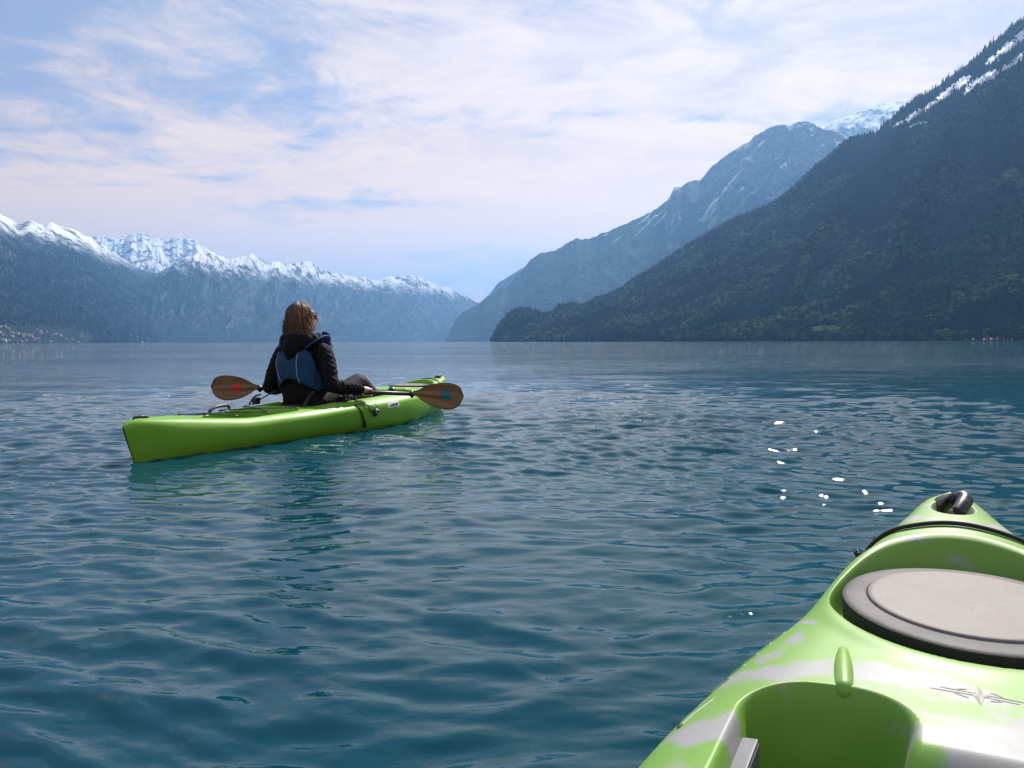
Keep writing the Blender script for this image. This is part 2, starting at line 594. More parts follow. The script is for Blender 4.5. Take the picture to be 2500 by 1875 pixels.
def m_foliage(name, lo, hi, trans=0.25):
    m, t = mat_new(name)
    oi = t.n('ShaderNodeObjectInfo').outputs['Random']
    co = t.n('ShaderNodeTexCoord').outputs['Object']
    n = t.noise(co, 0.7, 4, 0.6)
    loc = t.n('ShaderNodeObjectInfo').outputs['Location']
    clump = t.ramp(t.noise(loc, 0.006, 4, 0.6), 0.40, 0.62)
    f = t.math('ADD', t.math('MULTIPLY', oi, 0.55), t.math('MULTIPLY', n, 0.2))
    f = t.math('ADD', t.math('MULTIPLY', t.math('MULTIPLY', f, f), t.math('ADD', 0.35, t.math('MULTIPLY', clump, 1.5))), 0.0, clamp=True)
    c = t.mix(f, lo, hi)
    p = t.n('ShaderNodeBsdfDiffuse', {'Color': c})
    tr = t.n('ShaderNodeBsdfTranslucent', {'Color': c})
    mx = t.n('ShaderNodeMixShader', {0: trans, 1: p.outputs[0], 2: tr.outputs[0]})
    t.n('ShaderNodeOutputMaterial', {'Surface': mx.outputs[0]})
    return m


M['broadleaf'] = m_foliage('broadleaf_foliage', (0.003, 0.011, 0.006), (0.20, 0.30, 0.11), 0.35)  # bright end of the mix paints sunlit crowns into the leaf colour
M['conifer'] = m_foliage('conifer_foliage', (0.003, 0.009, 0.006), (0.008, 0.019, 0.010), 0.1)
M['bark'] = principled('bark', (0.09, 0.065, 0.045), 0.9)

# ------------------------------------------------------------------ water sheet
WAVES = []
for i in range(120):
    if i < 108:
        lam = 0.075 * (7.5 ** rnd.random())                # 0.075 .. 0.56 m wavelets
        slope = 0.0148 * (0.5 + rnd.random())
    else:
        lam = 0.9 * (4.0 ** rnd.random())                  # low swell
        slope = 0.0045 * (0.5 + rnd.random())
    ang = rnd.gauss(0.06, 0.42)
    k = 2 * math.pi / lam
    if lam < 0.33:
        slope *= 1.35
    if lam < 0.10:
        slope *= 0.7
    WAVES.append((k * math.sin(ang), k * math.cos(ang), slope / k, rnd.random() * 6.283, lam))


def wave_height(x, y):
    wx = x + 0.28 * (fbm(x * 0.45, y * 0.45, 3, 11) - 0.5) * 2
    wy = y + 0.28 * (fbm(x * 0.45, y * 0.45, 3, 23) - 0.5) * 2
    r = np.sqrt(x * x + y * y)
    cell = np.maximum(r * r / (FPX * 0.41 * EYE) * np.where(r > 3.2, 0.5, 1.1), 0.004)
    h = np.zeros_like(x)
    # calmer water on the left and close by, livelier to the right and further out
    az = np.arctan2(x, np.maximum(y, 0.01))
    live = 0.85 + 0.55 * sstep(-0.25, 0.45, az) * sstep(2.0, 8.0, r) + 0.25 * sstep(3, 14, r)
    patch = 0.35 + 1.3 * fbm(x * 0.30 + 4, y * 0.42, 3, 31)
    calm_long = 0.40 + 0.60 * sstep(2.2, 7.0, r)
    for kx, ky, a, ph, lam in WAVES:
        fade = np.clip(lam / (cell * 2.6) - 0.4, 0, 1)
        short = live * patch if lam < 0.26 else live * calm_long
        h += a * fade * short * (np.exp(1.1 * np.sin(kx * wx + ky * wy + ph)) - 1.33)
    return h * sstep(260.0, 90.0, r)


rows = [0.02, 0.2, 0.4, 0.55, 0.7]
kk = 700.0
radii = list(rows)
while kk > 5:
    rr_ = FPX * 0.41 * EYE / kk
    if rr_ > radii[-1] + 0.003:
        radii.append(rr_)
    kk -= 1.15 if kk > 170 else (0.5 if kk > 20 else 0.4)
rr_ = radii[-1]
while rr_ < 60000:
    rr_ *= 1.09
    radii.append(rr_)
radii = np.array(radii)
fine_a = np.radians(np.arange(-38.5, 38.5, 0.092))
coarse = np.radians(np.arange(38.5, 360 - 38.5, 2.3))
az = np.concatenate([fine_a, coarse])
RR, AA = np.meshgrid(radii, az, indexing='ij')
WX, WY = RR * np.sin(AA), RR * np.cos(AA)
WZ = wave_height(WX, WY)
vw = np.stack([WX, WY, WZ], -1).reshape(-1, 3)
fw = grid_faces(len(radii), len(az), wrap=True)[:, ::-1]
water = link('lake_water', mesh_np('lake_water', vw, fw), M['water'], kind='structure')


# ------------------------------------------------------------------ mountains
def curve(pts, s, key):
    ss = np.array([p[0] for p in pts], float)
    return np.interp(s, ss, np.array([p[key] for p in pts], float))


def mountain(name, mat, shore, crest, ns, nt, seed, spur=0.12, rough=0.05, power=1.1, back=2200.0, crest_j=8.0,
             along=9.0, lean=0.0):
    """shore: (s, px, depth), crest: (s, px, py, depth). A real slope from the lake to the crest and down behind."""
    s = np.linspace(0, 1, ns)
    t = np.linspace(0, 1, nt)
    sx = curve(shore, s, 1)
    sdp = curve(shore, s, 2)
    cx = curve(crest, s, 1)
    cy = curve(crest, s, 2)
    cd = curve(crest, s, 3)
    r = np.array([tuple(ray(a, b)) for a, b in zip(cx, cy)])
    CX, CY, CZ = r[:, 0] * cd, cd, EYE + r[:, 2] * cd
    CZ = CZ + (fbm(s * ns / 9.0, s * 0 + seed, 4, seed) - 0.5) * 2 * crest_j
    r2 = np.array([tuple(ray(a, 835)) for a in sx])
    SX, SY = r2[:, 0] * sdp, sdp
    T = t[None, :]
    S = s[:, None]
    X = SX[:, None] * (1 - T) + CX[:, None] * T
    Y = SY[:, None] * (1 - T) + CY[:, None] * T
    Hc = np.maximum(CZ, 1.0)[:, None]
    env = np.sin(np.pi * np.clip(T, 0, 1)) ** 0.8
    wa = 1.1 * (fbm(S * along * 0.8, T * along * 0.3, 4, seed + 3) - 0.5)
    sp = ridged(S * along + lean * T + wa, T * along * 0.22 + wa * 0.8 + 0.3, 7, seed + 5, 0.55) - 0.45
    fn = fbm(S * along * 5, T * along * 1.6, 6, seed + 9, 0.62) - 0.5
    Z = Hc * T ** power + Hc * spur * env * sp + Hc * rough * env * fn
    near_shore = sstep(0.0, 0.06, T)
    Z = Z * near_shore + (T * 60 + 1.0) * (1 - near_shore)
    Z[:, 0] = -3.0
    # the far side
    nb = 5
    tb = np.linspace(0, 1, nb + 1)[1:][None, :]
    dirx, diry = CX - SX, CY - SY
    ln = np.sqrt(dirx ** 2 + diry ** 2) + 1e-6
    dirx, diry = (dirx / ln)[:, None], (diry / ln)[:, None]
    Xb = CX[:, None] + dirx * back * tb
    Yb = CY[:, None] + np.abs(diry) * back * tb
    Zb = CZ[:, None] * (1 - tb) ** 1.3 - 5 * tb
    X, Y, Z = np.concatenate([X, Xb], 1), np.concatenate([Y, Yb], 1), np.concatenate([Z, Zb], 1)
    v = np.stack([X, Y, Z], -1)
    f = grid_faces(v.shape[0], v.shape[1])
    me = mesh_np(name, v.reshape(-1, 3), f)
    o = link(name, me, mat, kind='structure')
    return o, v[:, :nt]


def q5(x, y):
    return (x * 0.5425, 480 + y * 0.5425)


def q6(x, y):
    return (1200 + x * 0.5877, 200 + y * 0.5877)


def crest_from(pts, conv, depths, pre=None, post=None):
    """pts in the survey sketch, depths = (first, last) or list of (px, depth)"""
    out = []
    if pre:
        out += pre
    for p in pts:
        a, b = conv(*p)
        out.append((a, b, float(np.interp(a, [d[0] for d in depths], [d[1] for d in depths]))))
    if post:
        out += post
    lo, hi = out[0][0], out[-1][0]
    return [((a - lo) / (hi - lo), a, b, d) for a, b, d in out]


def shore_from(pts):
    lo, hi = pts[0][0], pts[-1][0]
    return [((a - lo) / (hi - lo), a, d) for a, d in pts]


# far cape at the very end of the lake
mt = m_mountain('far_cape_forest', 5000, 6000)
mountain('mountain_slope', mt, shore_from([(1045, 11500), (1260, 9500), (1500, 9000)]),
         crest_from([(1952, 655), (1975, 604), (2010, 590), (2055, 581), (2110, 545), (2170, 485)], q5,
                    [(1058, 12000), (1500, 11000)], post=[(1215, 690, 11500), (1300, 640, 11300), (1420, 640, 11000), (1500, 640, 11000)]),
         150, 50, 41, crest_j=14)
# right bank, third ridge: high snow field behind
mt = m_mountain('high_snow_field', 1500, 2000, treeline=1500)
mountain('mountain_slope', mt, shore_from([(1500, 8000), (1900, 7800), (2600, 7500)]),
         crest_from([(1250, 250), (1355, 190), (1420, 178), (1480, 140), (1530, 118), (1560, 105), (1600, 90), (1650, 86), (1700, 80),
                     (1750, 76), (1850, 80), (2000, 80)], q6, [(1900, 9600), (2400, 9200)]), 260, 90, 57, spur=0.05, rough=0.02, crest_j=6, power=0.34)
# right bank, second ridge with snow gullies
mt = m_mountain('second_ridge_forest', 1150, 2600, treeline=1250, patch=1.0)
mountain('mountain_slope', mt, shore_from([(1085, 8200), (1190, 6900), (1400, 6000), (1800, 5400), (2300, 5200)]),
         crest_from([(-150, 980), (-60, 925), (0, 880), (60, 850), (130, 780), (160, 740), (200, 715), (250, 702), (290, 690), (330, 657), (350, 652), (380, 656),
                     (430, 640), (480, 620), (600, 570), (680, 530), (712, 512), (740, 482), (760, 437), (785, 432), (800, 425), (815, 420),
                     (860, 408), (920, 350), (980, 300), (1060, 250), (1100, 220), (1130, 204), (1190, 180), (1235, 176), (1260, 164),
                     (1300, 159), (1330, 170), (1355, 190), (1400, 200), (1440, 215), (1500, 260), (1700, 420)], q6,
                    [(1100, 9200), (1300, 8800), (1650, 7600), (2000, 7000), (2300, 6800)]),
         520, 200, 63, spur=0.13, rough=0.05, crest_j=22, along=8, lean=-0.6)
# right bank, near forested mountain
mt_near = m_mountain('near_mountain_forest', 5150, 6600, treeline=1850, patch=1.0, fscale=0.03,
                     forest=(0.004, 0.012, 0.007), grass=(0.012, 0.024, 0.011))
near_mtn, NV = mountain('mountain_slope', mt_near,
                        shore_from([(1203, 3245), (1300, 2793), (1500, 2196), (1750, 1769), (2050, 1464), (2350, 1244), (2700, 1061), (3400, 866)]),
                        crest_from([(5, 1074), (20, 1040), (45, 1000), (75, 960), (100, 950), (140, 946), (190, 955), (225, 975), (250, 968), (280, 938), (330, 930), (380, 932),
                                    (440, 900), (480, 888), (540, 862), (600, 818), (650, 790), (760, 722), (860, 652), (900, 632),
                                    (960, 598), (1020, 565), (1080, 546), (1150, 515), (1230, 462), (1290, 410), (1340, 372), (1400, 318),
                                    (1430, 290), (1455, 262), (1500, 240), (1560, 215), (1600, 205), (1650, 160), (1700, 120), (1760, 72),
                                    (1800, 50), (1870, 8), (1930, -45), (2000, -90), (2060, -145), (2120, -195), (2170, -235), (2212, -262)], q6,
                                   [(1203, 3403), (1500, 3440), (1800, 3330), (2100, 3098), (2500, 2793)],
                                   post=[(2560, 30, 2757), (2700, -60, 2647), (3000, -150, 2415), (3400, -200, 2196)]),
                        700, 260, 77, spur=0.24, rough=0.075, crest_j=7, along=11, lean=-1.6)
# left bank: snowy massif in the back
mt = m_mountain('white_massif', 500, 900, treeline=300)
mountain('mountain_slope', mt, shore_from([(100, 9600), (400, 9600), (700, 9600)]),
         crest_from([(330, 175), (400, 180), (450, 178), (480, 182), (520, 190), (545, 186), (560, 190), (600, 168), (625, 163), (640, 162), (660, 172), (680, 182),
                     (720, 186), (760, 190), (790, 184), (820, 190), (845, 186), (860, 188), (885, 200), (900, 215), (930, 235), (950, 247), (1000, 290),
                     (1100, 400)], q5, [(150, 14000), (600, 13500)]), 340, 130, 88, spur=0.16, rough=0.17, crest_j=26, along=3)
# left bank: long serrated ridge running away
mt = m_mountain('serrated_ridge', 740, 1000, treeline=820, forest=(0.007, 0.018, 0.010))
mountain('mountain_slope', mt, shore_from([(250, 6000), (500, 7200), (800, 9200), (1090, 12000), (1190, 13500)]),
         crest_from([(600, 420), (650, 378), (690, 355), (720, 342), (760, 315), (800, 290), (830, 272), (850, 262), (870, 258), (880, 253), (895, 260), (920, 262),
                     (950, 250), (965, 252), (985, 262), (1010, 275), (1030, 282), (1055, 272), (1080, 272), (1100, 272), (1130, 260), (1150, 270),
                     (1170, 285), (1210, 300), (1260, 294), (1290, 300), (1330, 297), (1390, 293), (1415, 305), (1440, 320), (1500, 345),
                     (1540, 352), (1590, 362), (1640, 366), (1690, 377), (1730, 368), (1760, 360), (1800, 358), (1820, 355), (1860, 349),
                     (1900, 370), (1960, 398), (2000, 408), (2040, 420), (2080, 442), (2110, 458), (2140, 474), (2175, 482), (2260, 520)], q5,
                    [(325, 8500), (480, 9000), (700, 10500), (1000, 13000), (1200, 15000)]),
         620, 180, 95, spur=0.20, rough=0.03, crest_j=26, along=14, lean=2.2)
# left bank: near dark shoulder
mt_left = m_mountain('left_shoulder', 860, 1150, treeline=950, forest=(0.005, 0.014, 0.008), grass=(0.018, 0.034, 0.015))
left_mtn, LV = mountain('mountain_slope', mt_left,
                        shore_from([(-900, 2025), (-300, 2700), (0, 3375), (150, 4050), (300, 5265), (420, 7020), (520, 8775), (600, 10125)]),
                        crest_from([(-600, -60), (-200, 30), (0, 78), (15, 88), (30, 96), (55, 104), (80, 116), (105, 112), (130, 109), (160, 116), (200, 126), (220, 118),
                                    (235, 115), (260, 126), (290, 140), (320, 146), (350, 154), (375, 170), (400, 180), (430, 196), (470, 222),
                                    (520, 255), (560, 283), (600, 302), (640, 326), (680, 336), (705, 341), (730, 352), (760, 374), (850, 430),
                                    (940, 520), (1040, 600), (1120, 650)], q5,
                                   [(-320, 5670), (0, 7290), (200, 8910), (400, 10530), (600, 11070)],
                                   pre=[(-900, 300, 4900)]),
                        560, 200, 101, spur=0.17, rough=0.035, crest_j=22, along=9, lean=0.9)


# ------------------------------------------------------------------ forest on the near mountain (one mass)
def crown_mesh(name, kind, seed, mat):
    r = random.Random(seed)
    bm = bmesh.new()
    if kind == 'round':
        for i in range(6):
            a = r.random() * 6.28
            d = 0.0 if i == 0 else 0.34 * r.random() + 0.12
            zz = 0.55 + 0.3 * r.random() if i else 0.72
            add_ball(bm, (math.cos(a) * d, math.sin(a) * d, zz), 0.26 + 0.14 * r.random(), (1, 1, 0.85), 1)
        for v in bm.verts:
            v.co += Vector((r.uniform(-1, 1), r.uniform(-1, 1), r.uniform(-1, 1))) * 0.055
    else:
        for k in range(4):
            z0, z1, w = 0.1 + 0.25 * k, 0.55 + 0.25 * k, 0.26 - 0.055 * k
            vs = []
            for j in range(7):
                a = j / 7 * 6.28 + r.random() * 0.5
                ww = w * r.uniform(0.75, 1.15)
                vs.append(bm.verts.new((math.cos(a) * ww, math.sin(a) * ww, z0 * r.uniform(0.9, 1.1))))
            tp = bm.verts.new((0, 0, z1))
            for j in range(7):
                bm.faces.new((vs[j], vs[(j + 1) % 7], tp))
    me = bpy.data.meshes.new(name)
    bm.to_mesh(me)
    bm.free()
    me.materials.append(mat)
    for p in me.polygons:
        p.use_smooth = False
    return me


proto_col = bpy.data.collections.new('crown_shapes')
for i in range(5):
    o = bpy.data.objects.new('crown_shape_%02d' % i, crown_mesh('crown_shape', 'round', 50 + i, M['broadleaf']))
    proto_col.objects.link(o)
for i in range(3):
    o = bpy.data.objects.new('crown_shape_%02d' % (5 + i), crown_mesh('crown_shape', 'cone', 80 + i, M['conifer']))
    proto_col.objects.link(o)


def ell_d(p, q, c_):
    a = math.radians(c_[4]) if len(c_) > 4 else 0.0
    dx, dy = p - c_[0], q - c_[1]
    u, v = dx * math.cos(a) + dy * math.sin(a), -dx * math.sin(a) + dy * math.cos(a)
    return (u / c_[2]) ** 2 + (v / c_[3]) ** 2


def forest_points(V, n_target, seed, clear, zmax=9999, dref=2200.0, smax=1.0, tmax=1.0, size=(11, 17), conifer=0.25):
    rs = np.random.RandomState(seed)
    a, b, c = V[:-1, :-1], V[1:, :-1], V[:-1, 1:]
    area = np.linalg.norm(np.cross(b - a, c - a), axis=-1)
    dist = np.sqrt(a[..., 0] ** 2 + a[..., 1] ** 2)
    wgt = area / np.maximum(dist, 800) ** 1.0
    nt = wgt.shape[1]
    tt_ = np.linspace(0, 1, nt)[None, :]
    wgt = wgt * sstep(tmax, tmax - 0.22, tt_)
    wgt[:, 0] = 0
    wgt[int(wgt.shape[0] * smax):] = 0
    # clumping: light stripes and dark gullies without trees of the pale kind
    p = (wgt / wgt.sum()).ravel()
    idx = rs.choice(p.size, n_target, p=p)
    i, j = np.unravel_index(idx, wgt.shape)
    u, w = rs.rand(n_target, 1), rs.rand(n_target, 1)
    P0 = V[i, j] * (1 - u) * (1 - w) + V[i + 1, j] * u * (1 - w) + V[i, j + 1] * (1 - u) * w + V[i + 1, j + 1] * u * w
    d = np.sqrt(P0[:, 0] ** 2 + P0[:, 1] ** 2)
    sc_ = rs.uniform(size[0], size[1], n_target) * np.clip(d / dref, 0.9, 1.3)
    pxs = P0[:, 0] / P0[:, 1] * FPX + 1250
    pys = 834 - (P0[:, 2] - EYE) / P0[:, 1] * FPX
    keep = np.ones(n_target, bool)
    for c_ in clear:
        keep &= ell_d(pxs, pys, c_) > 1.3
    keep &= P0[:, 2] < zmax + 260 * (fbm(P0[:, 0] / 300, P0[:, 1] / 300, 4, seed + 4) - 0.5) * 2
    P0, sc_ = P0[keep], sc_[keep]
    hfac = P0[:, 2]
    g = fbm(P0[:, 0] / 260.0, P0[:, 1] / 260.0 + P0[:, 2] / 200, 3, seed)
    con = (g + hfac / (dref * 1.2) + rs.rand(len(P0)) * 0.25) > (0.98 - conifer)
    kind = np.where(con, rs.randint(5, 8, len(P0)), rs.randint(0, 5, len(P0)))
    sc_ = np.where(con, sc_ * 0.8, sc_ * 1.12)
    z_s = np.where(con, 1.35, 1.0) * rs.uniform(0.85, 1.2, len(P0))
    P0[:, 2] -= sc_ * 0.25
    return P0, sc_, z_s, kind


def forest_object(name, P0, s, zs, kind, label):
    me = bpy.data.meshes.new(name)
    me.vertices.add(len(P0))
    me.vertices.foreach_set('co', P0.astype(np.float32).ravel())
    at1 = me.attributes.new('tree_scale', 'FLOAT_VECTOR', 'POINT')
    at1.data.foreach_set('vector', np.stack([s, s, s * zs], -1).astype(np.float32).ravel())
    at2 = me.attributes.new('tree_kind', 'INT', 'POINT')
    at2.data.foreach_set('value', kind.astype(np.int32))
    at3 = me.attributes.new('tree_turn', 'FLOAT_VECTOR', 'POINT')
    rot = np.zeros((len(P0), 3), np.float32)
    rot[:, 2] = np.random.RandomState(3).rand(len(P0)) * 6.28
    at3.data.foreach_set('vector', rot.ravel())
    o = link(name, me, kind='stuff', label=label)
    ng = bpy.data.node_groups.new(name, 'GeometryNodeTree')
    ng.interface.new_socket('Geometry', in_out='INPUT', socket_type='NodeSocketGeometry')
    ng.interface.new_socket('Geometry', in_out='OUTPUT', socket_type='NodeSocketGeometry')
    N = ng.nodes
    gi, go = N.new('NodeGroupInput'), N.new('NodeGroupOutput')
    ci = N.new('GeometryNodeCollectionInfo')
    ci.inputs['Collection'].default_value = proto_col
    ci.inputs['Separate Children'].default_value = True
    ci.inputs['Reset Children'].default_value = True
    ip = N.new('GeometryNodeInstanceOnPoints')
    ip.inputs['Pick Instance'].default_value = True

    def attr(nm, dt):
        a = N.new('GeometryNodeInputNamedAttribute')
        a.data_type = dt
        a.inputs[0].default_value = nm
        return a.outputs[0]
    L = ng.links
    L.new(gi.outputs[0], ip.inputs['Points'])
    L.new(ci.outputs[0], ip.inputs['Instance'])
    L.new(attr('tree_kind', 'INT'), ip.inputs['Instance Index'])
    L.new(attr('tree_turn', 'FLOAT_VECTOR'), ip.inputs['Rotation'])
    L.new(attr('tree_scale', 'FLOAT_VECTOR'), ip.inputs['Scale'])
    L.new(ip.outputs[0], go.inputs[0])
    md = o.modifiers.new('trees', 'NODES')
    md.node_group = ng
    return o


SNOWS = [(a, b, c * 1.45, d * 1.35, e) for a, b, c, d, e in [(2215, 297, 22, 5, -33), (2252, 275, 16, 5, -36), (2290, 247, 24, 6, -38), (2325, 222, 20, 7, -36), (2362, 222, 17, 6, -25), (2395, 205, 20, 8, -25),
         (2345, 240, 12, 4, -30), (2400, 168, 14, 6, -38), (2432, 142, 20, 7, -36), (2440, 185, 24, 5, -30), (2470, 112, 16, 8, -36), (2468, 160, 18, 5, -35),
         (2230, 318, 20, 3, -15), (2180, 318, 12, 4, -30)]]
CLEAR = [(2020, 808, 42, 9), (2275, 782, 26, 6), (1990, 818, 20, 5)]
fp = forest_points(NV, 170000, 5, CLEAR + SNOWS + [(2410, 829, 85, 3)], dref=1700.0, size=(8.8, 14.0), tmax=1.09)
forest_object('forest', *fp, 'dark broadleaf and conifer forest covering the right mountain')
fp = forest_points(LV, 34000, 9, [(60, 822, 150, 26)], zmax=790, tmax=1.2, dref=4200.0, size=(12, 18), conifer=0.7)
forest_object('forest', *fp, 'dark forest on the lower left mountain slope')

# haze: the blue air between the lens and the mountains
bmh = bmesh.new()
bmesh.ops.create_cube(bmh, size=1.0, matrix=Matrix.Translation((0, 13000, 1400)) @ Matrix.Diagonal((44000, 40000, 2806, 1)))
mh, th = mat_new('air_haze')
pv = th.n('ShaderNodeVolumePrincipled', {'Color': (0.28, 0.57, 0.99, 1), 'Density': 0.000057, 'Anisotropy': 0.4})
th.n('ShaderNodeOutputMaterial', {'Volume': pv.outputs[0]})
haze = bm_obj('haze', bmh, mh, smooth=False, kind='stuff')

# ------------------------------------------------------------------ small things on the far shores
def surface_pt(V, px, row):
    """a point on a mountain's lower slope above the shore, at mesh row `row`"""
    pr = V[:, row]
    p = pr[:, 0] / pr[:, 1] * FPX + 1250
    i = int(np.argmin(np.abs(p - px)))
    return Vector(pr[i])


def col_pt(V, px, py):
    """the point of a slope seen at a given spot of the shore"""
    p = V[..., 0] / V[..., 1] * FPX + 1250
    q = 834 + (1250 - p) * 0.0028 - (V[..., 2] - EYE) / V[..., 1] * FPX
    d = (p - px) ** 2 + (q - py) ** 2
    d[:, 0] += 1e6
    i, j = np.unravel_index(np.argmin(d), d.shape)
    return Vector(V[i, j])


def house_parts(w, l, h, rh, wall_m, roof_m, parent):
    bm = bmesh.new()
    bmesh.ops.create_cube(bm, size=1.0, matrix=Matrix.Translation((0, 0, h / 2 - 2)) @ Matrix.Diagonal((l, w, h + 4, 1)))
    vs = [bm.verts.new(p) for p in ((-l / 2, -w / 2, h), (-l / 2, w / 2, h), (-l / 2, 0, h + rh), (l / 2, -w / 2, h), (l / 2, w / 2, h), (l / 2, 0, h + rh))]
    bm.faces.new((vs[0], vs[1], vs[2]))
    bm.faces.new((vs[3], vs[5], vs[4]))
    bm_obj('wall', bm, wall_m, parent, smooth=False)
    bm = bmesh.new()
    e, tk = 0.9, 0.35
    for s in (-1, 1):
        a = [(-l / 2 - e, s * (w / 2 + e), h - e * rh / (w / 2)), (l / 2 + e, s * (w / 2 + e), h - e * rh / (w / 2)), (l / 2 + e, 0, h + rh), (-l / 2 - e, 0, h + rh)]
        b = [(x, y, z + tk) for x, y, z in a]
        v = [bm.verts.new(p) for p in a + b]
        for f in ((0, 1, 2, 3), (7, 6, 5, 4), (0, 4, 5, 1), (2, 6, 7, 3), (1, 5, 6, 2), (3, 7, 4, 0)):
            bm.faces.new([v[i] for i in f])
    bm_obj('roof', bm, roof_m, parent, smooth=False)





M['dark_window'] = principled('dark_window', (0.03, 0.035, 0.045), 0.3)
M['house_white'] = principled('house_white', (0.74, 0.72, 0.68), 0.8)
M['house_cream'] = principled('house_cream', (0.52, 0.42, 0.32), 0.8)
M['house_brown'] = principled('house_brown', (0.17, 0.095, 0.06), 0.8)
M['roof_red'] = principled('roof_red', (0.34, 0.11, 0.075), 0.85)
M['roof_brown'] = principled('roof_brown', (0.16, 0.085, 0.06), 0.85)
M['roof_grey'] = principled('roof_grey', (0.30, 0.29, 0.29), 0.7)
HK = [('white', 'roof_red', 'small white house with red roof on the left lake shore'),
      ('cream', 'roof_brown', 'cream house with brown roof among trees on the left lake shore'),
      ('brown', 'roof_brown', 'dark timber chalet on the left lake shore'),
      ('white', 'roof_grey', 'white house with pale grey roof on the left lake shore'),
      ('cream', 'roof_red', 'cream house with red roof in the village on the left shore')]
protos = []
for k, (wm, rm, lab) in enumerate(HK):
    h = empty('village_house', category='house', group='houses of the village on the left shore')
    h['label'] = lab
    house_parts(9.5, 13 + k, 6.2, 3.6, M['house_' + wm], M[rm], h)
    protos.append([h, False])
ORD = ['first', 'second', 'third', 'fourth', 'fifth', 'sixth', 'seventh', 'eighth', 'ninth', 'tenth', 'eleventh', 'twelfth', 'thirteenth', 'fourteenth', 'fifteenth', 'sixteenth', 'seventeenth', 'eighteenth', 'nineteenth', 'twentieth', 'twenty-first', 'twenty-second', 'twenty-third', 'twenty-fourth', 'twenty-fifth', 'twenty-sixth']
HNAME = ['small white house with red roof', 'cream house with brown roof', 'dark timber chalet', 'white house with pale grey roof', 'cream house with red roof']


def place_house(kind, loc, rz, s, label=None, group=None):
    h, used = protos[kind]
    if not used:
        protos[kind][1] = True
        o = h
    else:
        o = h.copy()
        C.objects.link(o)
        for ch in [c for c in C.objects if c.parent == h]:
            c = ch.copy()
            C.objects.link(c)
            c.parent = o
    o.location = loc
    o.rotation_euler = (0, 0, rz)
    o.scale = (s, s, s)
    if label:
        o['label'] = label
    if group:
        o['group'] = group
    return o


village = [(4, 798), (14, 797), (22, 803), (2, 811), (8, 817), (14, 819), (28, 812), (34, 812), (40, 814), (46, 815), (54, 815), (62, 817),
           (70, 816), (5, 830), (12, 832), (24, 830), (42, 836), (52, 833), (58, 822), (95, 806), (103, 808), (110, 808), (101, 813), (116, 809),
           (78, 817), (82, 821), (95, 826), (102, 825), (90, 828), (126, 834), (128, 818), (140, 816), (148, 813), (150, 818), (135, 829),
           (164, 828), (178, 828), (170, 834), (120, 823), (84, 830), (66, 830), (192, 836), (32, 822), (156, 824)]
vk = sorted([(a, b, [0, 1, 4, 3, 1, 2, 4, 0, 1, 3, 2][i % 11]) for i, (a, b) in enumerate(village)])
cnt = [0] * 5
for a, b, k in vk:
    p = col_pt(LV, a, b)
    cnt[k] += 1
    place_house(k, p, rnd.uniform(-0.6, 0.6), rnd.uniform(0.75, 1.15), '%s, %s such from the left edge of the village' % (HNAME[k], ORD[cnt[k] - 1]))
far_h = [(322, 819), (341, 829), (349, 823), (361, 825), (367, 829), (337, 821), (383, 810)]
for n, (a, b) in enumerate(sorted(far_h)):
    place_house(3, col_pt(LV, a, b), rnd.uniform(-0.5, 0.5), rnd.uniform(0.5, 0.75),
                '%s white house from the left in the hamlet behind the sailing boat' % ORD[n], 'houses of the hamlet by the sail')
for n, (a, b, k, lab) in enumerate([(2052, 820, 3, 'pale boathouse beside the bright meadow on the right shore'),
                                    (2080, 820, 0, 'white house on the right shore, second from the bright meadow')]):
    place_house(k, col_pt(NV, a, b), 0.9, 0.42, lab, 'houses on the wooded right shore')

# meadows in the clearings of the right bank
def meadow(name, spec, label, mat, lift):
    n = 16
    pr = NV[..., 0] / NV[..., 1] * FPX + 1250
    qr = 834 - (NV[..., 2] - EYE) / NV[..., 1] * FPX
    inside = ell_d(pr, qr, spec) < 1 + (1.6 * (fbm(pr / 6.0, qr / 4.0, 3, 77) - 0.5) * 2 if mat is M['snow'] else 0)
    vs, fs = [], []
    ii, jj = np.nonzero(inside[:-1, :-1])
    for i, j in zip(ii, jj):
        b = len(vs)
        for (u, w) in ((i, j), (i + 1, j), (i + 1, j + 1), (i, j + 1)):
            q = NV[u, w]
            vs.append((q[0], q[1] - lift * 0.7, q[2] + lift))
        fs.append((b, b + 1, b + 2, b + 3))
    if fs:
        me = mesh_np(name, vs, fs)
        bmm = bmesh.new()
        bmm.from_mesh(me)
        bmesh.ops.remove_doubles(bmm, verts=bmm.verts, dist=0.01)
        bmm.to_mesh(me)
        bmm.free()
        link(name, me, mat, kind='structure', label=label)


M['meadow'] = principled('meadow_grass', (0.17, 0.24, 0.05), 0.9, (0.15, 1.0, 2.0), var=0.25, vscale=0.05)
M['snow'] = principled('snow', (0.88, 0.88, 0.9), 0.7, (0.05, 1.0, 4.0))
for a in CLEAR:
    meadow('meadow', a, 'bright green meadow in a clearing above the right shore', M['meadow'], 1.2)
M['sand'] = principled('shore_sand', (0.16, 0.12, 0.075), 0.9, (0.3, 1.0, 1.0), var=0.3, vscale=0.1)
meadow('beach', (2410, 829, 85, 4.5), 'narrow tan beach under the trees of the right shore', M['sand'], 0.6)
for a in SNOWS:
    meadow('snow_patch', a, 'snow lying in a gully high on the right mountain', M['snow'], 2.5)

